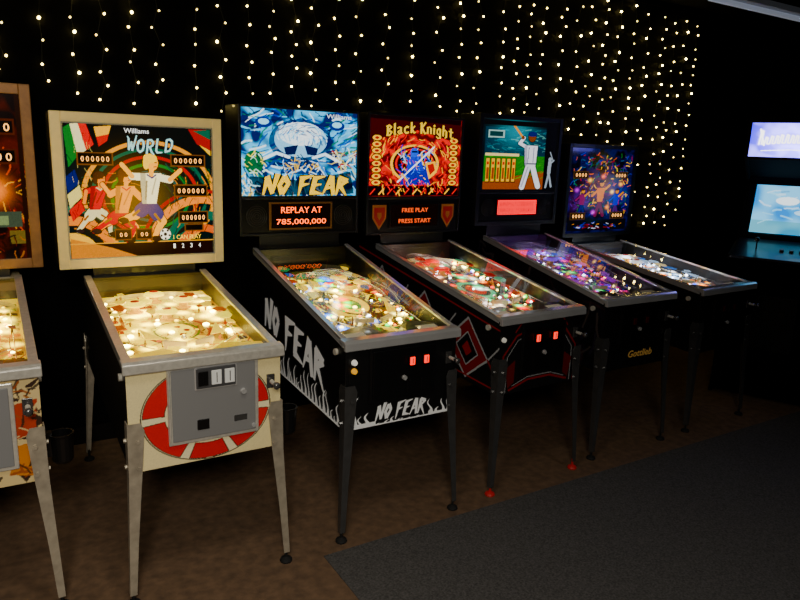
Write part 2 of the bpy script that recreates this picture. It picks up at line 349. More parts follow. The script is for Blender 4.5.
    for k in range(cfg.get('npl',18)):
        side=k%2;u=(R.uniform(.03,.2) if side else R.uniform(.78,.94)) if k<12 else R.uniform(.2,.8);v=(.40+.045*k if k<12 else R.uniform(.6,.95))
        v=min(v,.93);c=P(u,v,.036);n=R.choice([4,5,6]);rr=R.uniform(.018,.04)
        pts=[];a0=R.random()*6
        for i in range(n):
            a=a0+2*math.pi*i/n;r2=rr*R.uniform(.6,1.2);x=max(-.255,min(.255,c[0]+r2*math.cos(a)));y=min(yc,c[1]+1.4*r2*math.sin(a));pts.append((x,y,pfz(y)+.028))
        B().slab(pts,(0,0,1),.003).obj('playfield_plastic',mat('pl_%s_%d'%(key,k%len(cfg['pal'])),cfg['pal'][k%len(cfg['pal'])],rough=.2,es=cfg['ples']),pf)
        inst('post',POST,pf,(c[0],c[1],c[2]-.036))
    for k in range(4):
        q=P(.12,.5+.035*k);B().box(q[0],q[0]+.004,q[1],q[1]+.024,q[2],q[2]+.03).obj('drop_target',mat('tgt_'+key,cfg['pal'][1],rough=.3,es=.4),pf)
    for k,(pts,col) in enumerate(cfg.get('ramps',[])):
        path=[Vector(P(*p)) for p in pts];sm=[]
        for i in range(len(path)-1):
            p0=path[max(i-1,0)];p1=path[i];p2=path[i+1];p3=path[min(i+2,len(path)-1)]
            for s_ in range(6):
                t_=s_/6;sm.append(.5*((2*p1)+(p2-p0)*t_+(2*p0-5*p1+4*p2-p3)*t_*t_+(3*p1-p0-3*p2+p3)*t_**3))
        sm.append(path[-1]);b=B();prev=None;w=.024
        for i,p in enumerate(sm):
            d=(sm[min(i+1,len(sm)-1)]-sm[max(i-1,0)]);d.z=0;d.normalize();s_=Vector((d.y,-d.x,0))
            ring=[b.bm.verts.new(p+s_*a+Vector((0,0,hh))) for a,hh in((-w,.018),(-w,0),(w,0),(w,.018))]
            if prev:
                for j in range(3): b.bm.faces.new((prev[j],prev[j+1],ring[j+1],ring[j]))
            prev=ring
        b.obj('ramp',plasticmat('ramp_%s_%d'%(key,k),col,es=.04,alpha=.15),pf)
        b=B()
        for off in(-w,w):
            pts3=[]
            for i,p in enumerate(sm):
                d=(sm[min(i+1,len(sm)-1)]-sm[max(i-1,0)]);d.z=0;d.normalize();pts3.append(p+Vector((d.y,-d.x,0))*off+Vector((0,0,.019)))
            b.tube(pts3,.0016,6)
        b.obj('wire_rail',CHROME,pf,smooth=True)
    for sgn in(-1,1):
        b=B();c=.5+sgn*.40;b.tube([P(c,.40,.018),P(c,.27,.018),P(c-sgn*.14,.19,.018)],.0025,6);b.obj('lane_guide',CHROME,pf,smooth=True)
    b=B();b.tube([P(.93,.02,.012),P(.93,.78,.012)],.002,6);b.obj('shooter_lane_rail',CHROME,pf)
    b=B();arc=[P(.5+.48*math.cos(a),.80+.17*math.sin(a),.02) for a in [math.pi*i/16 for i in range(17)]];
    prev=None
    for p in arc:
        r_=[b.bm.verts.new((p[0],p[1],p[2]-.02)),b.bm.verts.new((p[0],p[1],p[2]+.0))]
        if prev:b.bm.faces.new((prev[0],r_[0],r_[1],prev[1]))
        prev=r_
    b.obj('ball_arch',cfg.get('archm',DULL),pf,smooth=True)
    B().ball(P(.5,.30,.0135),.0135,sub=3).obj('pinball',CHROME,pf,smooth=True)
    for k in range(cfg.get('nl',26)):
        u,v=R.uniform(.05,.92),R.uniform(.16,cfg.get('lmax',.97))
        if k%3==0: u=R.choice([.06,.9])+R.uniform(-.02,.02)
        inst('lamp',LAMPS[cfg['lampk'][k%len(cfg['lampk'])]],pf,P(u,v,.0005),scale=R.uniform(.5,1.1))
    for (v,en,c) in cfg['gi']:
        L=bpy.data.lights.new('general_illumination','POINT');L.energy=en;L.color=c;L.shadow_soft_size=.02
        lo=bpy.data.objects.new('general_illumination_bulb',L);link(lo);lo.parent=pf;q=P(.5,v,.09 if v>.2 else .05);lo.location=(q[0],q[1],min(q[2],ztop(q[1])-.012))
    D=.22;fr=cfg.get('fr',.02);bx=bw/2
    b=B();b.box(-bx,bx,bd+.02,bd+D,zb,zt);head=b.obj('backbox',cfg.get('headm',BLACK),e,bevel=.004)
    fm=cfg.get('frm',BLACK);g0=cfg.get('g0',zb+fr)
    b=B();b.box(-bx,-bx+fr,bd,bd+.0205,zb,zt);b.box(bx-fr,bx,bd,bd+.0205,zb,zt);b.box(-bx+fr,bx-fr,bd,bd+.0205,zt-fr,zt);b.box(-bx+fr,bx-fr,bd,bd+.0205,zb,zb+fr)
    if g0>zb+fr+.01: b.box(-bx+fr,bx-fr,bd,bd+.0205,g0-.018,g0)
    b.obj('backbox_frame',fm,head,bevel=.003)
    if 'trim' in cfg:
        w=.006;x0=bx-fr+.0;b=B();zz0,zz1=g0,zt-fr
        b.box(-x0,-x0+w,bd-.004,bd+.011,zz0,zz1);b.box(x0-w,x0,bd-.004,bd+.011,zz0,zz1);b.box(-x0+w,x0-w,bd-.004,bd+.011,zz1-w,zz1);b.box(-x0+w,x0-w,bd-.004,bd+.011,zz0,zz0+w);b.obj('glass_trim',cfg['trim'],head)
    art=cfg['art'](); 
    art.place((-bx+fr,bd+.012,g0),(bw-2*fr,0,0),(0,0,zt-fr-g0))
    bg=art.build('backglass',attrmat('backglass_print_'+key,es=cfg['bges'],rough=.12,base=.2,coat=.3),head)
    cfg['extra_bg'](art,head,bg,cfg)
    if g0>zb+fr+.01:
        zp0=zb+fr;zp1=g0-.018
        B().box(-bx+fr,bx-fr,bd+.010,bd+.0205,zp0,zp1).obj('speaker_panel',cfg.get('spm',BLKPL),head)
        cfg['panel'](head,cfg,bx-fr,zp0,zp1,bd+.010)
    F=Cv(0,0,1,1,2,2).place((-W,.018,zbot(0)),(2*W,0,0),(0,0,ztop(0)-.004-zbot(0)))
    x=-W-.0008
    cfg['side']=lambda c: c.quad((x,yb,zbot(yb)),(x,.018,zbot(.018)),(x,yb,ztop(yb)-.03),(x,.018,ztop(.018)-.03))
    cfg['front'](e,cab,cfg,F)
    if cfg.get('plunger',True):
        q=F.pos(.93,.30);b=B();b.box(q.x-.016,q.x+.016,q.y-.006,q.y+.002,q.z-.03,q.z+.026);b.obj('plunger_plate',DARKSTEEL,e,bevel=.002)
        b=B();b.cyl((q.x,q.y,q.z),(q.x,q.y-.06,q.z),.005,n=12);b.tube([(q.x,q.y-.055,q.z),(q.x,q.y-.062,q.z),(q.x,q.y-.074,q.z),(q.x,q.y-.080,q.z)],[.007,.013,.014,.008],16);b.obj('plunger',DARKSTEEL,e,smooth=True)
        b=B();b.tube([(q.x,q.y-.010+(-.0045*i),q.z) for i in range(9)],[.0085 if i%2 else .0065 for i in range(9)],12);b.obj('plunger_spring',DULL,e)
    for (u,v,c,es) in cfg.get('btns',[]):
        q=F.pos(u,v);b=B();b.cyl((q.x,q.y,q.z),(q.x,q.y-.012,q.z),.013,.011,n=16);b.obj('start_button',mat('sb_%s_%d'%(key,int(v*100)),c,rough=.3,es=es),e)
    return e,cab,F
def coin_door(e,F,u0,v0,u1,v1,m,fmat,slots,lit,plate=None,lockuv=(.5,.55)):
    p=F.pos(u0,v1);q=F.pos(u1,v0);y=F.o.y
    b=B();b.box(p.x,q.x,y-.010,y+.001,p.z,q.z);d=b.obj('coin_door',fmat,e,bevel=.004)
    b=B();b.box(p.x+.014,q.x-.014,y-.014,y-.009,p.z+.014,q.z-.014);b.obj('coin_door_panel',m,d,bevel=.003)
    b=B();b.cyl((p.x+.006,y-.013,p.z+.02),(p.x+.006,y-.013,q.z-.02),.004,n=10);b.obj('hinge',fmat,d)
    for(u,v) in slots:
        cx=F.pos(u,v);b=B();b.box(cx.x-.017,cx.x+.017,y-.022,y-.013,cx.z-.024,cx.z+.024);b.obj('coin_entry',BSTEEL,d,bevel=.003)
        b=B();b.box(cx.x-.012,cx.x+.012,y-.028,y-.0215,cx.z-.018,cx.z+.018);b.obj('coin_reject_button',lit,d,bevel=.002)
        b=B();b.box(cx.x-.001,cx.x+.0015,y-.0288,y-.0278,cx.z-.012,cx.z+.012);b.obj('coin_slot',mat('slot_dark',(10,5,5)),d)
        b=B();b.box(cx.x-.02,cx.x+.02,y-.018,y-.013,p.z+.03,p.z+.085);b.obj('coin_return',BLKPL,d,bevel=.004)
    c=F.pos(u0+(u1-u0)*lockuv[0],v0+(v1-v0)*lockuv[1]);b=B();b.cyl((c.x,y-.013,c.z),(c.x,y-.024,c.z),.012,.010,n=18);b.box(c.x-.001,c.x+.001,y-.0245,y-.0235,c.z-.006,c.z+.006);b.obj('coin_door_lock',CHROME,d)
    return d
# ================= art canvases =================
def person(cv,x,y,s,shirt,shorts,skin,hair,legs,arms,shoe=(30,20,20),lean=1.5):
    dk=lambda c,k:tuple(int(v*k) for v in c)
    for o in(1.6,0):
        K=(12,8,8)
        sh,so,sk,ha,se=(K,)*5 if o else (shirt,shorts,skin,hair,shoe)
        for L in legs:
            cv.line([(x,y),(x+L[0]*s,y+L[1]*s)],5.8*s+o,sk);cv.line([(x+L[0]*s,y+L[1]*s),(x+(L[0]*.45+L[2]*.55)*s,y+(L[1]*.45+L[3]*.55)*s)],4.4*s+o,sk);cv.line([(x+L[0]*s,y+L[1]*s),(x+L[2]*s,y+L[3]*s)],3.4*s+o,so if len(L)>4 else sk)
            cv.ell(x+L[2]*s+1.5*s,y+L[3]*s,3.2*s+o/2,1.8*s+o/2,se)
            cv.line([(x,y),(x+L[0]*s*.6,y+L[1]*s*.6)],8.4*s+o,so)
        nx,ny=x+lean*s,y-18*s
        cv.poly([(x-4.4*s-o/2,y),(nx-7*s-o/2,ny-1*s-o/2),(nx+6.5*s+o/2,ny-1*s-o/2),(x+4.6*s+o/2,y)],sh)
        for A in arms:
            sx=nx+(-4.5 if A[0]<0 else 4.5)*s
            cv.line([(sx,ny+1.5*s),(nx+A[0]*s,ny+A[1]*s)],4.4*s+o,sh);cv.line([(nx+A[0]*s,ny+A[1]*s),(nx+A[2]*s,ny+A[3]*s)],2.9*s+o,sk)
        cv.line([(nx,ny),(nx+.6*s,ny-5*s)],3*s+o,sk);cv.ell(nx+1*s,ny-7.2*s,3.7*s+o/2,4.5*s+o/2,sk);cv.ell(nx-.3*s,ny-10*s,4.4*s+o/2,3*s+o/2,ha);cv.ell(nx-3*s,ny-7*s,1.9*s+o/2,3.8*s+o/2,ha)
    cv.poly([(x-4.4*s,y),(nx-7*s,ny-1*s),(nx-3.5*s,ny-1*s),(x-1.5*s,y)],dk(shirt,.6),.8)
    cv.line([(nx-3*s,ny+4*s),(x-2*s,y-3*s)],1.2*s,dk(shirt,.5));cv.line([(nx+3*s,ny+2*s),(x+2*s,y-6*s)],.9*s,dk(shirt,.7));cv.line([(nx-2.5*s,ny),(nx+.5*s,ny+2*s),(nx+3*s,ny)],.9*s,shorts)
    for L in legs: cv.line([(x+L[0]*.6*s-1.4*s,y+L[1]*.6*s),(x+L[0]*s-1.4*s,y+L[1]*s)],1.6*s,dk(skin,.55))
    cv.line([(nx+2.6*s,ny-7.6*s),(nx+3.8*s,ny-7.4*s)],.6*s,(40,15,10));cv.line([(nx+2*s,ny-4.8*s),(nx+3.6*s,ny-5.1*s)],.6*s,(120,30,15))
def art_soccer():
    c=Cv(55,120,218,262,330,288,(4,12,12),sat=1.35)
    c.rect(55,120,218,150,(8,9,8))
    for k,(r0,r1,cc) in enumerate([(70,75,(205,140,10)),(61,65,(5,72,52)),(51,55,(150,44,6)),(41,45,(12,92,40)),(31,35,(5,62,58))]): c.ring(146,196,r0,r1,cc,asp=.8)
    c.ell(146,196,27,21,(4,22,26))
    c.ring(204,262,58,67,(215,130,8),60,170);c.ring(204,262,70,74,(130,24,6),70,165);c.ring(205,262,40,50,(5,76,58),60,180);c.ring(205,262,26,34,(180,90,8),40,180)
    c.ring(60,262,36,46,(200,120,8),0,100);c.ring(60,262,50,56,(5,76,58),0,95);c.ring(60,262,20,28,(215,165,22),0,100)
    c.strokes(110,[(205,130,8),(10,66,30),(5,60,52),(4,8,8),(4,8,8)],(160,160,216,232),16,1.2,4,.8,lambda x,y:math.atan2(y-196,x-146)+1.57)
    c.strokes(80,[(190,120,8),(6,12,10),(6,12,10),(8,60,40)],(60,170,130,250),14,1.3,5,.7,lambda x,y:.3)
    c.poly([(57,126),(64,122),(70,154),(60,166)],(5,90,36));c.poly([(64,122),(72,121),(79,148),(70,154)],(215,205,160));c.poly([(72,121),(80,121),(87,142),(79,148)],(175,24,8))
    c.poly([(56,176),(66,168),(70,182),(58,192)],(8,24,80));c.poly([(57,194),(70,184),(72,196),(59,208)],(200,185,120));c.poly([(58,210),(72,198),(74,210),(61,222)],(165,24,8))
    c.poly([(88,124),(106,122),(103,131),(90,134)],(215,160,8));c.poly([(90,134),(103,131),(101,138),(92,144)],(165,28,8))
    c.strokes(30,[(8,8,8),(200,185,120)],(57,124,84,216),12,.7,15,.7,lambda x,y:1.35)
    c.poly([(190,122),(216,122),(216,146),(200,138)],(130,30,6));c.poly([(196,124),(216,122),(216,133)],(5,72,52));c.poly([(203,139),(216,145),(216,151)],(205,165,45))
    c.rect(57,246,216,261,(18,6,4));c.poly([(57,262),(57,240),(100,251),(130,262)],(170,110,8));c.line([(57,246),(216,246)],1,(200,145,35))
    person(c,84,210,1.3,(170,28,8),(205,195,150),(215,130,28),(45,20,6),[(-7,8,-14,17,1),(11,7,12,20,1)],[(-11,3,-13,12),(10,4,17,-1)],lean=5)
    person(c,112,214,1.55,(230,150,5),(165,36,8),(235,155,35),(60,28,6),[(-10,6,-19,12,1),(9,10,4,19,1)],[(-11,5,-16,-2),(10,7,17,9)],lean=4)
    person(c,143,204,1.75,(240,232,190),(14,36,90),(240,170,50),(235,190,25),[(-9,7,-18,10),(8,11,2,22)],[(-12,1,-18,-6),(12,3,19,-3)],lean=2)
    c.ell(160,238,6.8,6.8,(15,10,10));c.ell(160,238,6.2,6.2,(245,238,215));c.ell(160,238,2,2,(20,20,20))
    for k in range(5): a=k*1.257+.3;c.ell(160+4.8*math.cos(a),238+4.8*math.sin(a),1.3,1.3,(20,20,20))
    for(x0,y0,x1,y1) in((70,151,105,162),(170,151,208,162),(173,184,210,195),(177,214,210,225),(105,232,121,242),(128,232,144,242),(184,228,204,234)):
        c.rect(x0-1.2,y0-1.2,x1+1.2,y1+1.2,(90,55,8));c.rect(x0,y0,x1,y1,(5,4,3))
    c.glow(126,200,34,(120,85,0),.8);return c.grain(.15,2)
def art_ice():
    c=Cv(242,108,356,196,300,230,(20,70,110));c.swirl((2,28,80),(110,190,235),.14,3,1)
    c.strokes(300,[(235,248,255),(130,200,235),(8,60,150),(3,18,60),(3,18,60),(40,130,195),(15,100,70)],(242,108,356,196),18,2.0,6,.85,lambda x,y:.4*math.sin(x*.09)+.9*math.cos(y*.07)+.4)
    c.ell(299,140,31,23,(4,24,76),.85);c.ell(299,138,26,18,(150,200,230),.9);c.ell(299,132,22,12,(240,248,252),.9)
    c.strokes(120,[(240,250,255),(110,185,225),(8,40,100),(160,215,240),(40,100,165)],(276,122,324,140),8,1.3,21,.85,lambda x,y:math.atan2((y-138)*2,x-299)+1.57)
    c.poly([(282,146),(296,143),(293,153),(284,154)],(4,20,60));c.poly([(302,143),(316,146),(314,154),(305,153)],(4,20,60))
    for sg in(-1,1):
        c.line([(299+sg*12,156),(299+sg*24,152),(299+sg*40,160)],3,(225,240,250));c.line([(299+sg*14,160),(299+sg*26,160),(299+sg*36,170)],2,(10,60,120));c.ell(299+sg*36,122,8,5,(6,40,110));c.ell(299+sg*36,121,5,3,(160,220,245))
    c.poly([(286,158),(312,158),(320,173),(278,173)],(8,40,90));c.strokes(70,[(200,230,245),(30,90,150),(230,190,80),(6,16,46)],(280,158,318,172),8,1.3,25,.9)
    c.ell(254,162,9,12,(10,85,50));c.strokes(30,[(235,220,120),(10,50,40),(200,235,220)],(245,152,264,174),8,1.3,3)
    c.strokes(50,[(200,190,120),(60,50,40),(240,240,220),(170,60,30)],(330,148,356,174),9,1.5,9)
    c.poly([(250,176),(300,180),(350,170),(354,194),(250,196)],(2,6,16),.9);c.strokes(24,[(20,120,170),(240,200,60),(190,230,240)],(242,182,254,196),7,1.4,12)
    return c.grain(.2,4)
def art_knight():
    c=Cv(372,118,460,195,260,226,(130,3,20));c.swirl((60,0,10),(205,8,36),.3,5,.9)
    c.strokes(240,[(235,150,10),(110,2,20),(210,10,40),(245,185,30),(24,2,6),(190,5,70)],(372,138,460,190),11,1.2,7,.9,lambda x,y:math.atan2(y-160,x-415)+1.57)
    c.poly([(372,118),(460,118),(460,142),(416,130),(372,142)],(46,1,10));c.poly([(372,118),(460,118),(460,123),(372,121)],(12,2,4));c.rect(372,185,460,195,(10,2,4))
    for k in range(8):
        y=139+k*6.1
        for x in(379,453): c.ell(x,y,4.8,3.2,(10,2,4));c.ell(x,y,4.0,2.5,(235,175,15));c.ell(x,y,1.9,1.3,(140,3,12))
    c.ell(415,163,24,18,(10,3,8));c.ring(415,163,21,23.5,(235,175,15),asp=.8);c.ring(415,163,17,19,(190,8,40),asp=.8)
    c.strokes(140,[(25,50,180),(8,8,40),(70,120,220),(190,8,50),(225,180,35),(200,205,220)],(400,150,431,178),7,1.2,14)
    c.poly([(405,170),(426,168),(431,184),(401,184)],(16,38,140));c.poly([(408,157),(420,155),(424,170),(407,170)],(30,65,180));c.strokes(40,[(90,130,220),(10,10,50),(225,180,35),(190,8,50)],(404,156,428,184),4,.9,22)
    c.ell(414,152,3.8,4.6,(50,90,200));c.rect(411.5,150.5,417,152.2,(6,6,20));c.line([(414,147),(419,143),(425,145)],1.6,(195,8,40))
    c.line([(399,181),(433,146)],1.4,(225,228,240));c.line([(403,173),(408,180)],1.4,(235,180,35))
    c.poly([(425,162),(435,160),(437,171),(429,178)],(235,175,20));c.poly([(427,164),(433,162),(435,169),(430,174)],(150,5,30))
    c.strokes(70,[(235,175,15),(160,4,34),(12,2,6),(200,8,60)],(384,178,448,190),6,1.2,30,1,lambda x,y:1.2)
    for k in range(11): c.line([(374+k*8,193),(378+k*8,188)],1.3,(235,170,20) if k%2 else (185,8,34))
    return c.grain(.25,6)
def art_ballpark():
    c=Cv(482,113,560,188,240,220,(6,8,14));c.rect(485,121,547,150,(8,38,54));c.strokes(120,[(30,105,115),(8,24,42),(100,150,140),(15,70,80)],(486,122,546,148),8,1.3,5,.7,lambda x,y:.1)
    c.glow(515,124,16,(60,130,140),.8)
    c.poly([(485,150),(547,150),(547,180),(485,180)],(14,105,32));c.poly([(485,178),(547,166),(547,186),(485,186)],(130,66,22));c.strokes(80,[(22,130,40),(8,76,24),(65,150,50)],(486,152,546,176),8,1,6,.7,lambda x,y:-.3)
    for k in range(6):
        x=487+k*5.2;c.rect(x,153,x+4.3,179,(30,10,5));c.rect(x+.5,153.6,x+3.8,178,(225,170,25));c.rect(x+1.1,157,x+3.0,160,(170,30,15));c.rect(x+1,163,x+3.2,175,(135,60,15))
    c.rect(486,148,520,151,(235,210,150))
    for o,w,g in((1.4,(6,6,10),(6,6,10)),(0,(225,225,232),(110,58,30))):
        c.line([(531,158),(525,184)],5.4+o,w);c.line([(534,158),(542,183)],5.4+o,w);c.poly([(526.5-o/2,160),(525-o/2,139-o/2),(539+o/2,139-o/2),(538+o/2,160)],w);c.ell(532.5,130,3.8+o/2,4.8+o/2,g);c.line([(528,141),(520,137),(524,131)],3.4+o,w)
    c.ell(532.5,126.6,4.8,2.8,(20,30,90));c.line([(523,131),(512,117)],2.0,(215,145,60));c.line([(530,141),(529.5,157)],.7,(60,60,110));c.line([(535,141),(535,157)],.7,(60,60,110));c.line([(527,158.5),(538,158.5)],1.4,(20,20,60));c.ell(523,131,1.8,1.8,(110,58,30));c.poly([(526.5,160),(525,139),(528,139),(529,160)],(130,130,150),.7);c.line([(530,162),(524.5,183)],1.5,(130,130,150),.7)
    c.poly([(483,114),(559,114),(559,119),(483,119)],(8,8,10));c.rect(488,124,504,132,(170,200,190),.8);c.rect(489.5,125.5,502.5,130.5,(15,50,52));c.rect(547,113,560,188,(6,6,9))
    f=(150,160,170);c.ell(553.5,153,1.8,2.3,f);c.line([(553.5,156),(553,168)],3.6,f);c.line([(553,168),(550.5,184)],1.9,f);c.line([(553,168),(556.5,183)],1.9,f);c.line([(554,158),(557.5,154)],1.4,f);c.line([(557,155),(553,145)],.9,f)
    return c.grain(.2,3)
def art_city():
    c=Cv(570,146,638,232,200,240,(3,4,12));c.swirl((2,2,8),(10,14,66),.25,9,.9);c.glow(604,186,14,(110,50,10),.8);c.glow(583,200,9,(80,10,100),.8);c.glow(625,192,9,(20,40,130),.9);c.glow(603,160,10,(60,60,10),.5)
    c.strokes(420,[(215,110,8),(14,40,150),(245,190,40),(150,14,60),(80,20,130),(10,80,120),(3,4,10),(3,4,10),(3,4,10),(20,100,40)],(573,152,636,212),5,.95,3,.9)
    def fig(x,y,s,a,b,k=(200,130,70)):
        for o in(1.2,0):
            q=(3,4,10)
            c.line([(x,y),(x-3*s,y+12*s)],2.8*s+o,q if o else b);c.line([(x,y),(x+4*s,y+12*s)],2.8*s+o,q if o else b);c.poly([(x-2.2*s,y),(x-3.2*s,y-12*s),(x+4.4*s,y-12*s),(x+2.6*s,y)],q if o else a);c.line([(x-2*s,y-10*s),(x-7*s,y-5*s)],2*s+o,q if o else a);c.line([(x+3.5*s,y-10*s),(x+8*s,y-14*s)],2*s+o,q if o else k);c.ell(x+1*s,y-15.5*s,2*s+o/2,2.6*s+o/2,q if o else k)
        c.ell(x+.5*s,y-17.4*s,2.3*s,1.4*s,(50,20,20))
    fig(585,203,.9,(110,16,80),(16,20,90));fig(604,200,1.2,(205,120,20),(90,16,60));fig(622,204,.95,(30,50,170),(60,16,90))
    for(x,y,cc) in((592,178,(255,200,70)),(613,206,(255,150,30)),(598,211,(190,40,200)),(626,182,(255,180,60)),(579,188,(170,30,190)),(617,190,(255,210,110)),(606,174,(255,120,30))): c.glow(x,y,1.8,cc,1.5)
    for(x0,y0) in((575,170),(618,170),(575,212),(618,212)): c.rect(x0-1,y0-1,x0+15,y0+6.5,(60,40,20));c.rect(x0,y0,x0+14,y0+5.5,(6,3,3))
    c.poly([(572,219),(636,219),(636,230),(572,230)],(5,5,10));c.strokes(40,[(200,130,30),(120,16,40),(40,50,150),(190,190,210)],(576,222,630,228),4,.9,8,1,lambda x,y:0)
    return c.grain(.25,8)
def art_west():
    c=Cv(-138,92,33,262,260,230,(26,12,8));c.swirl((12,6,6),(80,26,8),.1,4,.8)
    c.strokes(120,[(200,85,8),(225,160,30),(110,26,8),(40,15,8)],(-60,160,33,230),20,1.8,4,.85,lambda x,y:math.atan2(y-190,x-5))
    c.glow(2,190,12,(255,150,15),1.3);c.ell(-40,180,30,44,(140,40,12));c.ell(-40,150,14,14,(200,120,60));c.poly([(-100,260),(-60,170),(-10,262)],(60,60,30))
    c.rect(-6,212,26,228,(60,70,55));c.rect(-3,216,12,226,(120,135,95));c.rect(12,232,30,246,(100,85,45));c.strokes(40,[(20,10,8),(150,90,40),(90,30,15)],(-60,232,33,262),12,2,7)
    for y in(120,150): c.rect(-40,y-3,26,y+13,(70,30,12));c.rect(-38,y-1,24,y+11,(8,4,3))
    c.rect(28,92,33,262,(30,14,8));return c.grain(.2,3)
def pf_base(bg,pal,seed,n=70,ins=None,nins=60,bright=1,centre=None,topdark=0):
    c=Cv(0,0,1,2,200,380,bg,sat=1.4);R=random.Random(seed)
    for k in range(n):
        x,y=R.random(),R.uniform(0,2);col=R.choice(pal);t=R.random()
        if t<.4: c.ell(x,y,R.uniform(.02,.1),R.uniform(.03,.12),col,R.uniform(.5,.95),R.random()*3)
        elif t<.7: c.poly([(x+R.uniform(-.12,.12),y+R.uniform(-.12,.12)) for _ in range(4)],col,R.uniform(.5,.95))
        else:
            x2,y2=x+R.uniform(-.3,.3),y+R.uniform(-.4,.4);c.line([(x,y),((x+x2)/2+R.uniform(-.1,.1),(y+y2)/2),(x2,y2)],R.uniform(.01,.035),col)
    c.strokes(300,pal+[(8,8,8)],(0,0,1,2),.13,.017,seed+1,.9)
    if centre:
        for k,(r,cc) in enumerate(centre): c.ell(.5,1.1,r,r*1.3,cc)
    for k in range(14):
        a=-.9+.13*k;x,y=.5+.33*math.sin(a),1.0-.33*math.cos(a)*1.2
        col=R.choice(ins or pal);dx,dy=math.sin(a),-math.cos(a)
        c.poly([(x+dx*.06,y+dy*.06),(x-dy*.025,y+dx*.025),(x+dy*.025,y-dx*.025)],col);c.glow(x,y,.03,col,1.6*bright)  # glow of the lit arrow painted into the colour
    for k in range(nins):
        x,y=R.uniform(.08,.92),R.uniform(.1,1.75);col=R.choice(ins or pal);r=R.uniform(.012,.026);c.ell(x,y,r*1.35,r*1.35,(15,10,8));c.ell(x,y,r,r,col)
        if R.random()<.55: c.glow(x,y,r*1.8,col,2.6*bright)  # halo of lamp light around the insert, painted into the print
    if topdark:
        f=1-topdark*np.clip((.46-c.Y)/.16,0,1);c.C*=f[...,None]  # brightness faded toward the back by darkening the playfield colour
    return c.grain(.2,seed)
def pf_cream():
    c=Cv(0,0,1,2,240,440,(200,170,0),sat=1.5);R=random.Random(5)
    c.swirl((120,84,0),(235,205,0),4,3,.95)
    c.strokes(170,[(185,110,0),(250,232,40),(110,40,0),(40,18,0),(18,50,6),(235,200,0),(60,30,0)],(0,0,1,1.9),.2,.022,8,.9)
    c.ring(.5,1.15,.24,.27,(110,34,0),asp=1.3);c.ring(.5,1.15,.16,.18,(14,60,6),asp=1.3);c.ell(.5,1.15,.14,.18,(250,222,20))
    for k in range(5): a=k*1.257;c.ell(.5+.08*math.cos(a),1.15+.105*math.sin(a),.026,.034,(110,30,0))
    for k in range(12):
        y=.15+k*.14
        for x in(.03,.9): c.poly([(x,y),(x+.08,y+.03),(x+.08,y+.1),(x,y+.12)],(R.choice([(120,36,0),(18,46,6),(40,22,0)])))
    for k in range(50):
        x,y=R.uniform(.1,.9),R.uniform(.1,1.7);c.ell(x,y,.028,.028,(60,28,0));c.ell(x,y,.02,.02,R.choice([(255,240,70),(255,205,0),(170,50,0)]))
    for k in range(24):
        x,y=R.uniform(.06,.94),R.uniform(.08,1.75);c.glow(x,y,.05,(255,228,20),5)  # bloom-like pools of lamp light painted into the playfield colour
    return c.grain(.12,5)
def pf_west():
    c=pf_cream();c.glow(.85,1.0,.2,(255,190,0),.6);return c  # one more broad pool of light painted on
W_ORANGE=mat('dmd_orange',(255,85,0),es=4.2);W_DIG=mat('digit_glow',(255,175,85),es=2.4);W_ORDIM=mat('dmd_orange_dim',(255,85,0),es=1.6)
W_WHITE=mat('lit_white_print',(240,245,250),es=1.1);W_CYAN=mat('lit_cyan_print',(165,225,225),es=1.1);W_YEL=mat('lit_yellow_print',(255,205,0),es=1.15)
W_DKOUT=mat('dark_outline',(8,6,6));W_INK=mat('white_ink',(240,240,236),rough=.6,es=.08)
def ex_soccer(c,head,bg,cfg):
    c.gl('title_outline','WORLD',bg,122,133,172,146.5,mat('blue_outline',(6,30,60),es=.6),CH,off=.0003,wk=2.0,gap=.2,arc=-.2,shear=.15)
    c.gl('title_lettering','WORLD',bg,122,133,172,146.5,W_CYAN,CH,off=.002,wk=1.1,gap=.2,arc=-.2,shear=.15)
    c.txt('maker_lettering','Williams',bg,119,124,146,129,W_WHITE,bold=.005)
    for i,(x0,y0,x1,y1) in enumerate(((73,154,102,159.5),(173,154,205,159.5),(176,187,207,192.5),(180,217,207,222.5))):
        c.txt('score_digits','0 0 0 0 0 0',bg,x0,y0,x1,y1,W_DIG,bold=.005)
    c.txt('score_digits','0 0',bg,109,235,117,239.5,W_DIG);c.txt('score_digits','0 0',bg,132,235,140,239.5,W_DIG)
    c.txt('backglass_lettering','1 CAN PLAY',bg,169,239,202,244,W_YEL,bold=.005)
    for k,x in enumerate((170,180,190,200)): c.txt('player_number','1234'[k],bg,x-1.3,249,x+1.3,254,W_WHITE,bold=.01)
def ex_fear(c,head,bg,cfg):
    c.gl('title_outline','NO FEAR',bg,263,177,347,193,W_DKOUT,BRUSH,off=.0003,shear=.25,wk=2.6)
    c.gl('title_lettering','NO FEAR',bg,263,177,347,193,W_YEL,BRUSH,off=.002,shear=.25,wk=1.75)
    c.txt('maker_lettering','Williams',bg,324,110,350,114.5,W_WHITE)
def ex_knight(c,head,bg,cfg):
    c.gl('title_outline','Black Knight',bg,387,128,452,137,W_DKOUT,BL,off=.0003,arc=.5,wk=2.4,gap=.08)
    c.gl('title_lettering','Black Knight',bg,387,128,452,137,W_YEL,BL,off=.002,arc=.5,wk=1.3,gap=.08)
def ex_city(c,head,bg,cfg):
    for(x0,y0) in((575,170),(618,170),(575,212),(618,212)): c.txt('score_digits','0 0 0 0',bg,x0+1.5,y0+1,x0+12.5,y0+4.5,W_DIG)
def ex_none(c,head,bg,cfg): pass
def ex_west(c,head,bg,cfg):
    c.txt('score_digits','0 0 0 0 0 0',bg,-36,121.5,21,129.5,W_DIG,bold=.01);c.txt('score_digits','0 0 0 0 0 0',bg,-36,151.5,21,159.5,W_DIG,bold=.01)
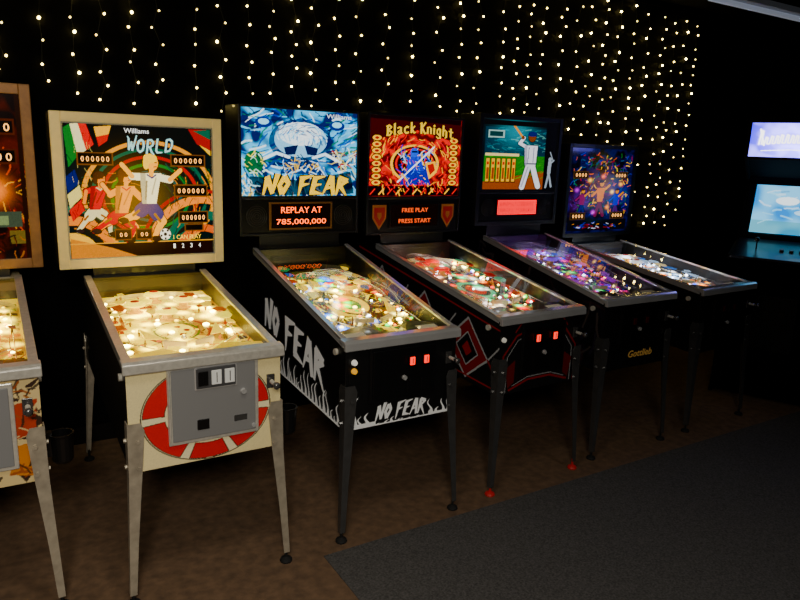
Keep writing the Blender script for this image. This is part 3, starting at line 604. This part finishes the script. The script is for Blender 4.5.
def speakers(head,xs,z,y,r,m):
    for x in xs:
        b=B();b.tube([(x,y,z),(x,y-.004,z)],[r,r],28);b.obj('speaker_grille',m,head)
        b=B()
        for k in range(5):
            rr=r*(.2+.19*k);b.tube([(x+rr*math.cos(a),y-.005,z+rr*math.sin(a)) for a in [2*math.pi*i/24 for i in range(25)]],.0012,5,cap=False)
        b.obj('speaker_ring',mat('dark_ring',(60,58,55),rough=.4),head)
def shields(head,hx,w,zc,h,y):
    m1=mat('gold_edge',(150,90,25),es=.15,rough=.4);m2=mat('red_shield',(130,8,12),rough=.4,es=.3)
    for sg in(-1,1):
        x=sg*(hx+w)/2;r=(hx-w)*.30
        for k,(m,s) in enumerate(((m1,1.0),(m2,.78),(m1,.3))):
            pts=[(x-r*s,y-.002-.001*k,zc+h*s),(x-r*s,y-.002-.001*k,zc-h*.2*s),(x,y-.002-.001*k,zc-h*1.25*s),(x+r*s,y-.002-.001*k,zc-h*.2*s),(x+r*s,y-.002-.001*k,zc+h*s)]
            B().slab(pts,(0,-1,0),.0012).obj('shield_emblem',m,head)
def panel_dmd(lines,mt,accent=None,shield=False,hk=.36,tw=.9,th=.55):
    def f(head,cfg,hx,z0,z1,y):
        w=hx*.52;zc=(z0+z1)/2;h=(z1-z0)*hk
        b=B();b.box(-w-.012,w+.012,y-.006,y,zc-h-.01,zc+h+.01);b.obj('display_bezel',accent or DULL,head,bevel=.002)
        if lines:
            b=B();b.box(-w,w,y-.008,y-.005,zc-h,zc+h);d=b.obj('dot_matrix_display',mat('display_dark_'+cfg['key'],(20,6,4),rough=.15,es=.3),head)
        else:
            c=Cv(0,0,60,22,200,74,(225,0,75));R=random.Random(4)
            for row in(4,13):
                for k in range(12):
                    x=4+k*4.4
                    for _ in range(3): c.line([(x+R.choice([0,1.4,2.8]),row+R.choice([0,2.5,5])),(x+R.choice([0,1.4,2.8]),row+R.choice([0,2.5,5]))],.8,(110,0,34))
            c.place((-w,y-.0075,zc-h),(2*w,0,0),(0,0,2*h));c.build('dot_matrix_display',attrmat('display_print_'+cfg['key'],es=2.2,rough=.2,base=.3),head)
        n=len(lines)
        for i,s in enumerate(lines):
            hh=2*h/n;zz=zc+h-hh*(i+.5);ww=2*w*tw*len(s)/max(map(len,lines))
            text('display_text',s,d,(0,y-.0085,zz),(1,0,0),(0,0,1),ww,hh*th,mt,bold=.0)
        r=min((hx-w)*.36,(z1-z0)*.38)
        if shield: shields(head,hx,w,zc,h,y)
        else: speakers(head,(-(hx+w)/2,(hx+w)/2),zc,y,r,cfg.get('spk',BLKPL))
    return f
def panel_plain(head,cfg,hx,z0,z1,y): pass
def flames(name,parent,o,ex,ey,L,H,seed,m,base=.018):
    R=random.Random(seed);o=Vector(o);ex=Vector(ex);ey=Vector(ey);n=ex.cross(ey).normalized();b=B();x=0;kk=0
    while x<L-.02:
        w=R.uniform(.022,.042);h=H*R.uniform(.25,1);ln=R.uniform(.0,.045);am=R.uniform(.010,.020)*min(1,h/.08);ph=R.uniform(0,.8);pts=[];kk+=1;NS=12
        cx=lambda t:x+ln*t*t+am*math.sin(t*6+ph)*(t**.6)
        for i in range(NS+1): t=i/NS;pts.append((cx(t),h*t))
        for i in range(NS,-1,-1):
            t=i/NS;pts.append((cx(t)+w*(1-t)**.75*(1-.45*math.sin(t*3.1)),h*t))
        M_=2*NS+1
        for i in range(NS):
            a=pts[i];a2=pts[i+1];c=pts[M_-i];c2=pts[M_-1-i]
            q=[o+ex*p[0]+ey*p[1]+n*(.0012+.00002*kk) for p in(a,c,c2,a2)]
            b.bm.faces.new([b.bm.verts.new(v) for v in q])
        x+=w*R.uniform(.85,1.25)
    q=[o+n*.0011,o+ex*L+n*.0011,o+ex*L+ey*base+n*.0011,o+ey*base+n*.0011];b.bm.faces.new([b.bm.verts.new(v) for v in q])
    me=bpy.data.meshes.new(name);b.bm.to_mesh(me);b.bm.free();return mesh_obj(name,me,m,parent)
def front_soccer(e,cab,cfg,F):
    c=Cv(-.28,.0,.28,.40,320,228,(230,216,172))
    cx,cy=0,.205
    c.ell(cx,cy,.240,.194,(25,15,15));c.ell(cx,cy,.236,.190,(236,226,190))
    for a0,a1 in((-62,-8),(2,62),(72,108),(118,178),(188,242),(252,288)):
        c.ring(cx,cy,.155,.234,(25,15,15),a0-1,a1+1,asp=.81);c.ring(cx,cy,.158,.231,(195,4,4),a0,a1,asp=.81)
    c.swirl((230,216,172),(140,115,70),9,3,.08);c.grain(.1,2);c.place(F.o+Vector((0,-.001,0)),F.ex,F.ey);c.build('front_artwork',attrmat('front_print_'+cfg['key'],rough=.5,es=.05),cab)
    d=coin_door(e,F,.24,.03,.84,.80,mat('coin_door_steel',(240,240,236),rough=.42,metal=.05,noise=.06,nscale=5,coat=.2),DULL,[],BLKPL,lockuv=(.82,.42))
    y=F.o.y;p=F.pos(.42,.27);q=F.pos(.68,.07)
    b=B();b.box(p.x,q.x,y-.020,y-.013,p.z,q.z);b.obj('coin_entry_plate',mat('dark_plate',(90,90,92),rough=.3,metal=.4),d,bevel=.003)
    b=B();b.box(p.x-.005,q.x+.005,y-.0165,y-.013,p.z-.005,q.z+.005);b.obj('coin_entry_rim',CHROME,d,bevel=.002)
    w=(q.x-p.x)/3
    for k in range(3):
        x0=p.x+.006+k*w;b=B();b.box(x0,x0+w-.012,y-.026,y-.019,p.z+.012,q.z-.012);b.obj('coin_entry',mat('grey_insert',(225,225,220),rough=.4,es=.08) if k else BLKPL,d,bevel=.002)
        b=B();b.box(x0+w*.36,x0+w*.42,y-.027,y-.0255,p.z+.02,q.z-.02);b.obj('coin_slot',BLKPL,d)
    r=F.pos(.46,.62);b=B();b.box(r.x-.022,r.x+.022,y-.018,y-.013,r.z-.022,r.z+.018);b.obj('coin_return',BLKPL,d,bevel=.004)
    r=F.pos(.72,.62);b=B();b.box(r.x-.03,r.x+.02,y-.015,y-.013,r.z-.012,r.z+.012);b.obj('instruction_plate',DARKSTEEL,d,bevel=.001)
    r=F.pos(.80,.72);b=B();b.cyl((r.x,y-.013,r.z),(r.x,y-.02,r.z),.008,n=12);b.obj('coin_door_lock',CHROME,d)
def cupholder(e,W=.28):
    b=B();b.lathe([(.030,.0),(.036,.01),(.040,.10),(.043,.105),(.043,.11),(.037,.11),(.034,.02)],(W+.06,.10,.52),18);b.box(W+.004,W+.03,.085,.115,.55,.64);b.obj('cup_holder',BLKPL,e)
LIT=lambda:mat('coin_lit',(255,30,5),es=2.2,rough=.3)
BSTEEL=mat('black_steel',(28,28,30),rough=.32,metal=.5)
def front_fear(e,cab,cfg,F):
    coin_door(e,F,.20,.06,.80,.72,BLKPL,BSTEEL,[(.56,.26),(.69,.26)],LIT(),lockuv=(.5,.6))
    flames('flame_artwork',cab,F.pos(.0,1,.0005),(1,0,0),(0,0,1),.15,.17,4,W_INK,.02);flames('flame_artwork',cab,F.pos(.76,1,.0005),(1,0,0),(0,0,1),.13,.08,8,W_INK,.012);flames('flame_artwork',cab,F.pos(.2,1,.0004),(1,0,0),(0,0,1),.34,.03,9,W_INK,.006)
    glyphs('cabinet_lettering','NO FEAR',cab,F.pos(.50,.85,.001),(1,0,0),(0,0,1),.25,.058,W_INK,BRUSH,shear=.25,wk=1.9)
    x=-.2815
    glyphs('side_lettering','NO',cab,(x,.852,.80),(0,-1,-.17),(0,.0,1),.20,.13,W_INK,BRUSH,shear=.12,wk=1.8)
    glyphs('side_lettering','FEAR',cab,(x,.448,.738),(0,-1,-.17),(0,.0,1),.46,.13,W_INK,BRUSH,shear=.12,wk=1.8)
    flames('side_flame_artwork',cab,(x,1.25,.563),(0,-1,-.05),(0,0,1),1.20,.13,11,W_INK,.01)
def front_knight(e,cab,cfg,F):
    c=Cv(0,0,56,40,240,180,(10,9,10))
    rd=(135,8,10);wh=(165,165,165)
    for pts,w,cc in(([(3,39),(3,19),(11,9),(28,4.5),(45,9),(53,19),(53,39)],1.0,rd),([(5.5,39),(5.5,20),(12,11.5),(28,7),(44,11.5),(50.5,20),(50.5,39)],.4,wh),([(3,2),(14,2),(10,7)],.8,rd),([(53,2),(42,2),(46,7)],.8,rd),([(8,38),(20,34),(36,34),(48,38)],1.2,rd),([(10,36),(20,32.5),(36,32.5),(46,36)],.4,wh)): c.line(pts,w,cc)
    c.poly([(5,26),(11,22),(11,34),(7,37)],(95,6,6));c.poly([(51,26),(45,22),(45,34),(49,37)],(95,6,6))
    c.place(F.o+Vector((0,-.001,0)),F.ex,F.ey);c.build('front_artwork',attrmat('front_print_knight',rough=.5),cab)
    coin_door(e,F,.25,.10,.79,.76,BLKPL,BSTEEL,[(.42,.28),(.63,.28)],LIT(),lockuv=(.5,.6))
    s=Cv(0,0,140,42,420,140,(9,8,9))
    for x0 in(12,58,98):
        d=[(x0,24),(x0+17,6),(x0+34,24),(x0+17,40)]
        s.poly(d,(115,6,8));s.line(d+[d[0]],1.1,wh);s.poly([(x0+8,24),(x0+17,14),(x0+26,24),(x0+17,33)],(12,8,9));s.line([(x0+8,24),(x0+17,14),(x0+26,24),(x0+17,33),(x0+8,24)],.7,wh);s.poly([(x0+13,24),(x0+17,19),(x0+21,24),(x0+17,28)],(140,8,8))
        s.line([(x0+34,24),(x0+46,8)],.8,wh);s.line([(x0+34,24),(x0+46,38)],1.4,(120,8,8))
    s.line([(0,3),(140,3)],.8,rd);s.line([(0,39),(140,39)],.8,rd)
    cfg['side'](s).build('side_artwork',attrmat('side_print_knight',rough=.5,es=.03),cab)
def front_big(e,cab,cfg,F):
    coin_door(e,F,.22,.08,.78,.66,BLKPL,BSTEEL,[(.4,.3),(.58,.3)],mat('dark_red_plastic',(80,10,8),rough=.3),lockuv=(.5,.6))
    text('cabinet_lettering','Gottlieb',cab,F.pos(.58,.80,.001),(1,0,0),(0,0,1),.20,.040,mat('gold_ink',(210,160,75),rough=.4,es=.08),shear=.2,bold=.01)
    s=Cv(0,0,140,42,300,100,(10,10,13));s.strokes(70,[(50,44,60),(80,72,70),(24,22,34),(60,30,34)],(0,0,140,42),22,2.4,4,.7);cfg['side'](s).build('side_artwork',attrmat('side_print_big',rough=.5),cab)
def front_last(e,cab,cfg,F):
    coin_door(e,F,.24,.1,.80,.85,BLKPL,BSTEEL,[(.4,.3),(.6,.3)],mat('dark_red_plastic',(80,10,8),rough=.3),lockuv=(.5,.6))
def front_west(e,cab,cfg,F):
    c=Cv(-.28,0,.28,.4,200,150,(215,195,150));R=random.Random(2)
    for k in range(9):
        x,y=(.17+R.uniform(-.02,.08),.05+.04*k);c.poly([(x+R.uniform(-.06,.06),y+R.uniform(-.04,.04)) for _ in range(5)],(50,30,18));
    c.poly([(.15,.12),(.27,.10),(.26,.22),(.18,.24)],(170,70,30));c.poly([(.2,.26),(.27,.25),(.25,.38),(.17,.36)],(200,130,50));c.strokes(50,[(40,25,15),(215,195,150),(150,80,30)],(.14,.02,.28,.38),.06,.01,3)
    c.place(F.o+Vector((0,-.001,0)),F.ex,F.ey);c.build('front_artwork',attrmat('front_print_'+cfg['key'],rough=.5),cab)
    coin_door(e,F,.24,.08,.86,.85,mat('coin_door_steel'),DULL,[(.45,.3),(.6,.3)],BLKPL,lockuv=(.8,.4))
warm=(1,.76,.08);cool=(.75,.85,1)
CREAM=mat('cream_laminate',(205,192,150),rough=.5,noise=.08,nscale=12)
FRAME1=mat('pale_brass_frame_lit',(230,205,135),rough=.35,metal=.2,noise=.05,es=.2)  # weak emission stands in for light reflected by the frame
WOODF=mat('bronze_wood_frame',(150,105,55),rough=.4,metal=.2,noise=.2,es=.08)
lp=[(0.30,.55,.0),(.28,.72,.03),(.35,.9,.05),(.6,.92,.055),(.75,.75,.05),(.86,.5,.045),(.84,.32,.03)]
lp2=[(.62,.5,.0),(.6,.68,.03),(.45,.86,.05),(.2,.85,.055),(.12,.6,.05),(.14,.35,.03)]
lq=[(0.30,.45,.0),(.28,.58,.03),(.35,.70,.05),(.6,.72,.055),(.75,.62,.05),(.86,.45,.045),(.84,.32,.03)]
lq2=[(.62,.42,.0),(.6,.55,.03),(.45,.68,.05),(.2,.68,.055),(.12,.52,.05),(.14,.35,.03)]
M=[]
M.append(dict(key='amber',x=-1.601,y=.105,psi=-.008,hb=.927,zc=.50,bd=1.115,zb=1.063,zt=1.894,bw=.761,zk=1.045,seed=1,rw=.008,gk=.3,pf=pf_west,pfes=1.9,pfb=.15,lin=(50,38,6),bpc=(40,30,3),apron=(120,95,15),pal=[(225,170,0),(250,220,0),(130,45,0)],ples=1.0,capc=(255,170,0),capes=1.4,bump=[(.3,.7),(.66,.76),(.48,.58)],lampk='hyoh',gi=[(.3,.2,warm),(.75,.3,warm)],fr=.045,frm=WOODF,headm=CREAM,art=art_west,bges=1.0,extra_bg=ex_west,front=front_west,legm=AGED,rail=DULL,nl=44,cabm=CREAM,
 label='cream-sided old pinball machine with amber backglass and bronze frame'))
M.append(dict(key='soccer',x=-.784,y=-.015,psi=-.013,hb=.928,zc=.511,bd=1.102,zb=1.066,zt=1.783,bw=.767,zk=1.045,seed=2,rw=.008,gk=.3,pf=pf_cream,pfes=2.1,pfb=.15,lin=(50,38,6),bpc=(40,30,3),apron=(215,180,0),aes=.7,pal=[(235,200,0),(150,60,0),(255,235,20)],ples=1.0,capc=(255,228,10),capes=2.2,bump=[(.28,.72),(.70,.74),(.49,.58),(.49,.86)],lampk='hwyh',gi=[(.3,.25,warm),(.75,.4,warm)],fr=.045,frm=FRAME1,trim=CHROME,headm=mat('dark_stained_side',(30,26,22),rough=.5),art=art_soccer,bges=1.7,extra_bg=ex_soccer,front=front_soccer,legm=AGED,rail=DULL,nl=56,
 label='vintage soccer pinball machine, cream front with red ball and steel door'))
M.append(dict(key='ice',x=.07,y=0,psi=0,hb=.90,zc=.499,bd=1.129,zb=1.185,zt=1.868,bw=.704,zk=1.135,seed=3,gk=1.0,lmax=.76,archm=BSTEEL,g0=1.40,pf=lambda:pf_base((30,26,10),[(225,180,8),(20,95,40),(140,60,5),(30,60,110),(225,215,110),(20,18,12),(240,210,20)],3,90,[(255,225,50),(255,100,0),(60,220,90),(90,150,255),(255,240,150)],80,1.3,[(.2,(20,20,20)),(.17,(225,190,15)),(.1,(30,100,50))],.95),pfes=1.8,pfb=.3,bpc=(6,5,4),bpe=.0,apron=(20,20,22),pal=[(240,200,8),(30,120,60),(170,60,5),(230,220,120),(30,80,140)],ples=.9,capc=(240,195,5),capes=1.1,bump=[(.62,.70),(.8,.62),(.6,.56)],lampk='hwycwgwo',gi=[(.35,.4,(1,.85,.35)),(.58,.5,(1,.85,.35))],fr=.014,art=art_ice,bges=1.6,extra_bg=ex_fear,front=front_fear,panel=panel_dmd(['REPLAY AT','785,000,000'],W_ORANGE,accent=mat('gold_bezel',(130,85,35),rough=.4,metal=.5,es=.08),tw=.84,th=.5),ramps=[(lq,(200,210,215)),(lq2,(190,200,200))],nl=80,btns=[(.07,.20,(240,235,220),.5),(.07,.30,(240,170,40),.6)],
 label='black pinball machine with white flame art and icy blue backglass'))
M.append(dict(key='knight',x=.905,y=.031,psi=.04,hb=.915,zc=.511,bd=1.166,zb=1.157,zt=1.874,bw=.707,zk=1.12,seed=4,gk=.85,g0=1.39,pf=lambda:pf_base((12,8,10),[(150,10,10),(80,6,14),(20,50,110),(180,120,20),(16,14,18),(10,12,14),(40,120,90),(150,160,150)],5,80,[(255,25,10),(255,140,40),(90,230,150),(230,240,235),(255,235,200)],70,1.3,[(.22,(8,32,32)),(.19,(80,170,125)),(.14,(14,50,50)),(.1,(150,10,8))],.7),pfes=1.5,pfb=.3,bpc=(30,4,6),apron=(18,16,18),pal=[(160,12,12),(190,110,20),(60,155,115),(190,200,210)],ples=.7,capc=(230,30,15),capes=.9,bump=[(.3,.8),(.5,.84),(.42,.7)],lampk='rccwgbwh',gi=[(.35,.3,(1,.8,.7)),(.75,.5,(1,.8,.7))],fr=.014,art=art_knight,bges=1.6,extra_bg=ex_knight,front=front_knight,panel=panel_dmd(['FREE PLAY','PRESS START'],W_ORDIM,accent=BLKPL,shield=True,tw=.68,th=.38,hk=.33),ramps=[(lp2,(200,190,190))],nl=70,lv=LV_RED,btns=[(.04,.25,(240,235,220),.2)],
 label='black pinball machine with red gold backglass and red diamond side art'))
M.append(dict(key='ballpark',x=1.68,y=.076,psi=-.007,hb=.924,zc=.50,bd=1.12,zb=1.19,zt=1.915,bw=.72,zk=1.14,seed=5,gk=.7,g0=1.42,pf=lambda:pf_base((16,12,30),[(120,20,150),(40,70,210),(205,185,170),(200,20,110),(20,110,55),(190,140,80)],7,80,[(255,40,160),(80,100,255),(255,255,255),(60,240,130)],80,1.5),pfes=1.7,pfb=.3,bpc=(60,20,80),apron=(25,25,30),pal=[(170,45,215),(60,100,245),(225,215,205),(210,25,60)],ples=1.2,capc=(140,80,255),capes=1.6,bump=[(.35,.82),(.6,.8),(.5,.68)],lampk='pbcwbcr',gi=[(.35,.4,(.85,.7,1)),(.75,.7,(.85,.65,1))],fr=.03,art=art_ballpark,bges=1.25,extra_bg=ex_none,front=front_big,panel=panel_dmd([],W_ORANGE,accent=BLKPL,hk=.27),ramps=[(lp,(190,180,220)),(lp2,(200,190,220))],nl=80,
 label='black pinball machine with ballpark backglass and pink-red display'))
M.append(dict(key='city',x=2.52,y=.09,psi=.03,hb=.915,zc=.50,bd=1.10,zb=1.085,zt=1.755,bw=.74,zk=1.06,seed=6,pf=lambda:pf_base((40,44,52),[(140,165,200),(225,215,180),(40,110,175),(200,160,70),(20,40,50),(235,240,245)],9,60,[(190,220,255),(255,240,200),(255,150,60),(255,255,255)],80,1.6),pfes=2.1,pfb=.3,bpc=(60,60,60),apron=(90,95,100),pal=[(170,200,230),(230,205,140),(50,110,190)],ples=1.2,capc=(230,235,240),capes=1.4,bump=[(.35,.8),(.6,.8),(.5,.66)],lampk='ccwcbc',gi=[(.35,.6,cool),(.75,.9,cool)],fr=.03,art=art_city,bges=1.25,extra_bg=ex_city,front=front_last,nl=64,
 label='black pinball machine with small dark blue backglass and score displays'))
for c in M:
    c.setdefault('panel',panel_plain)
    e,cab,F=machine(c)
    if c['key'] in('amber','soccer'): cupholder(e)
# ---------------------------------------------------------------- arcade cabinet
def arcade():
    e=bpy.data.objects.new('arcade_cabinet',None);link(e)
    e['label']='black upright arcade cabinet with lit violet marquee and blue screen';e['category']='arcade cabinet'
    AB=mat('matte_black_board',(4,4,5),rough=.8,spec=.15)
    prof=[(.02,0),(.80,0),(.80,1.98),(.14,1.98),(.14,1.70),(.40,1.55),(.50,1.52),(.36,1.10),(.0,1.02),(.0,.92),(.06,.86),(.06,.12)]
    for sgn in(-1,1):
        x=sgn*.33;B().prism(prof,x-.012,x+.012).obj('side_panel',AB,e,bevel=.003)
    b=B();b.box(-.318,.318,.08,.10,.10,.88);b.box(-.318,.318,.76,.78,.02,1.97);b.box(-.318,.318,.16,.78,1.95,1.97);b.box(-.318,.318,.05,.78,.02,.08)
    b.prism([(.12,1.93),(.12,1.97),(.18,1.97),(.18,1.93)],-.318,.318);b.prism([(.18,1.69),(.45,1.56),(.46,1.58),(.18,1.71)],-.318,.318);b.obj('cabinet_body',AB,e)
    c=Cv(0,0,100,45,320,150,(80,70,225));c.swirl((40,30,175),(150,145,250),.12,4,.9);R=random.Random(5)
    c.glow(50,26,36,(170,165,255),1.1)
    x=9;pts=[]
    while x<90:
        h=R.choice([8,9,17,10]);pts+=[(x,30),(x+1.4,30-h),(x+3,31-h),(x+2.4,30),(x+4.2,30.5)];x+=4.6+R.uniform(-.4,.8)
    pts=[(x,y-4*math.sin(x*.035)) for x,y in pts]
    for w,cc,a in((5.5,(150,140,255),.35),(3.0,(200,195,255),.6),(1.5,(255,255,255),1)): c.line(pts,w,cc,a)  # wide pale passes paint a glow around the lettering
    c.line([(12,37),(40,35),(92,37)],1.1,(255,255,255));c.line([(9,10),(14,30)],1.8,(255,255,255));c.line([(60,8),(56,32)],1.8,(255,255,255))
    c.place((-.318,.15,1.70),(.636,0,0),(0,0,.24));c.build('marquee',attrmat('marquee_print_glow',es=3.6,rough=.2,base=.3),e)
    b=B();b.box(-.318,.318,.13,.155,1.935,1.955);b.box(-.318,.318,.13,.155,1.685,1.702);b.obj('marquee_trim',BSTEEL,e)
    o=Vector((-.318,.375,1.12));t=Vector((0,.115,.39))
    b=B();b.slab([o,o+Vector((.636,0,0)),o+Vector((.636,0,0))+t,o+t],(0,-.01,0),.1);b.obj('screen_bezel',BLKPL,e)
    s=Cv(0,0,100,70,160,110,(90,160,210));s.swirl((50,125,195),(140,200,235),.06,3,.9);s.rect(0,52,100,70,(80,140,140),.6);s.strokes(24,[(215,235,250),(90,140,180),(170,220,240)],(5,8,95,62),18,3,4,.6,lambda x,y:0);s.ell(40,22,14,6,(240,250,255),.9);s.ell(70,38,20,5,(200,230,245),.7)  # near-white ellipses paint a reflection over the screen picture
    s.place(o+Vector((.05,-.012,.02))+t*.05,(.54,0,0),t*.88);s.build('screen',attrmat('screen_image_reflection',es=1.7,rough=.1,base=.1),e)
    b=B();b.prism([(-.02,1.0),(.36,1.095),(.36,1.115),(-.02,1.02)],-.318,.318);cp=b.obj('control_panel',mat('control_panel_print',(30,32,42),rough=.3,noise=.4,nscale=14,coat=.3),e,bevel=.003)
    for k,cc in enumerate([(60,20,18),(60,56,30),(30,40,70),(110,110,110)]):
        B().cyl((-.02+.06*k,.15,1.06),(-.02+.06*k,.145,1.076),.014,n=16).obj('push_button',mat('pb%d'%k,cc,rough=.3),cp)
    b=B();b.cyl((-.18,.15,1.06),(-.18,.14,1.12),.005,n=10);b.ball((-.18,.139,1.13),.017);b.obj('joystick',BLKPL,cp)
    b=B();b.box(-.14,.14,.068,.08,.35,.75);cd=b.obj('coin_door',BSTEEL,e,bevel=.004)
    for x in(-.05,.05): B().box(x-.015,x+.015,.058,.07,.6,.65).obj('coin_entry',BLKPL,cd)
    return e
ARC=arcade()
d=Vector((.42,-.908,0)).normalized();ang=math.atan2(d.y,d.x)
ARC.rotation_euler=(0,0,ang);back=Vector((-d.y,d.x,0))
left=Vector((3.17,.53,0));ARC.location=left+d*.33-back*.14+Vector((0,0,.007))
# ---------------------------------------------------------------- fairy lights
def bulb_mesh(es,r):
    b=B();b.ball((0,0,0),r,1,1,1.05,sub=1);me=b.mesh('light_bulb');me.materials.append(mat('fairy_bulb_%d'%es,(255,224,120),es=es,rough=.3));return me
BULBS=[bulb_mesh(7,.0056),bulb_mesh(16,.0064),bulb_mesh(17,.0068),bulb_mesh(44,.0080)];WIRE=mat('dark_wire',(40,40,30),rough=.6)
Rr=random.Random(31);xs=[];x=-1.74
while x<3.84:
    xs.append(x);x+=(.165 if x<2.4 else .155)*Rr.choice([.75,.9,1.0,1.1,1.25])
YW=1.55
for i,x in enumerate(xs):
    zend=(1.82+Rr.uniform(-.04,.12)) if x<2.45 else (1.02+Rr.choice([0,.03,.08,.2,.35]) if x>3.0 else 1.45+Rr.uniform(-.1,.3))
    ztopp=2.86;e=bpy.data.objects.new('fairy_light_strand',None);link(e);e.location=(x,YW-.014,ztopp)
    e['label']='hanging strand of warm white fairy lights against black wall' if x<2.45 else 'long dangling strand of warm fairy lights near wall corner'
    e['category']='string lights';e['group']='fairy light curtain on the wall'
    n=26;pts=[(0,0,0)];ph=Rr.random();bl=[];lean=Rr.uniform(-.04,.04);amp=Rr.uniform(.006,.024);z=-.03-.08*ph
    for k in range(n):
        dx=(amp if k%2 else -amp)+Rr.uniform(-.01,.01)+lean*k/n;pts.append((dx*.6,0,z+.010));bl.append((dx,-.004,z));z-=.088*Rr.uniform(.65,1.35)
        if ztopp+z<zend: break
    B().tube(pts,.0012,5).obj('wire',WIRE,e)
    for p in bl: inst('light_bulb',Rr.choice(BULBS),e,p)
o=B().box(-1.9,3.95,YW-.022,YW-.001,2.858,2.87).obj('curtain_wire_rail',BLKPL)
o['label']='thin dark rail carrying the fairy lights';o['category']='rail'
# ---------------------------------------------------------------- room
def struct(name,b,m): o=b.obj(name,m);o['kind']='structure';return o
WALL=mat('black_painted_wall',(5,5,6),rough=.85,noise=.3,nscale=3,bump=.1,spec=.1)
FLO=mat('worn_brown_floor',(100,76,54),rough=.85,noise=.3,nscale=22,bump=.3)
struct('floor',B().box(-3.2,4.9,-5,1.75,-.1,0),FLO)
struct('wall_back',B().box(-3.2,4.9,YW,1.75,0,2.9),WALL)
struct('wall_right',B().box(4.7,4.9,-5,YW,0,2.9),WALL)
struct('wall_left',B().box(-3.2,-3.0,-5,YW,0,2.9),WALL)
struct('wall_front',B().box(-3.0,4.7,-5,-4.8,0,2.9),WALL)
struct('ceiling',B().box(-3.2,4.9,-5,1.75,2.9,3.0),WALL)
struct('baseboard_back',B().box(-3.0,4.7,YW-.015,YW,0,.1),BLKPL)
cp=B().box(-.34,4.68,-4.7,-.07,0,.004).obj('carpet',mat('grey_carpet',(72,70,68),rough=.95,noise=.5,nscale=130,bump=.4))
cp['label']='dark grey flecked carpet laid in front of the machines';cp['category']='carpet'
b=B();b.box(2.70,3.95,.61,.71,2.725,2.765);fx=b.obj('ceiling_light_fixture',mat('fixture_enamel',(150,155,165),rough=.5,es=.04),bevel=.004);fx['label']='slim dimly glowing metal strip light under the black ceiling';fx['category']='ceiling light'
B().tube([(2.73,.66,2.705),(3.92,.66,2.705)],.018,14).obj('tube',mat('dim_tube',(190,200,220),es=.25,rough=.3),fx)
b=B();b.box(3.0,3.03,.65,.67,2.76,2.9);b.box(3.8,3.83,.65,.67,2.76,2.9);b.obj('hanger',BSTEEL,fx)
# ---------------------------------------------------------------- lights
def area(name,loc,rot,size,en,col,spread=180):
    L=bpy.data.lights.new(name,'AREA');L.energy=en;L.color=col;L.size=size;L.spread=math.radians(spread);o=bpy.data.objects.new(name,L);link(o);o.location=loc;o.rotation_euler=rot;return o
area('room_light',(-1.9,-3.3,2.6),(math.radians(42),0,math.radians(-4)),.7,36,(1,.93,.80),110)
area('room_light_overhead',(-.9,-1.0,2.85),(math.radians(6),0,0),.5,8,(1,.9,.75),130)
area('room_light_far',(1.2,-2.2,2.85),(math.radians(10),0,0),.8,4,(.95,.95,1),130)
w=bpy.data.worlds.new('World');scene.world=w;w.use_nodes=True;w.node_tree.nodes['Background'].inputs[0].default_value=(.5,.55,.7,1);w.node_tree.nodes['Background'].inputs[1].default_value=.01
# ---------------------------------------------------------------- camera
C=Vector((-1.429,-2.360,1.673));y=-.554;t=.22;r=.037;f=676.5
fw=Vector((-math.sin(y),math.cos(y),0));rt=Vector((math.cos(y),math.sin(y),0));up=Vector((0,0,1))
f2=fw*math.cos(t)-up*math.sin(t);u2=fw*math.sin(t)+up*math.cos(t);r3=rt*math.cos(r)+u2*math.sin(r);u3=-rt*math.sin(r)+u2*math.cos(r)
cam=bpy.data.cameras.new('camera');co=bpy.data.objects.new('camera',cam);link(co)
mw=Matrix((r3,u3,-f2)).transposed().to_4x4();mw.translation=C;co.matrix_world=mw
cam.sensor_width=36;cam.lens=f*36/800;cam.clip_start=.02;scene.camera=co
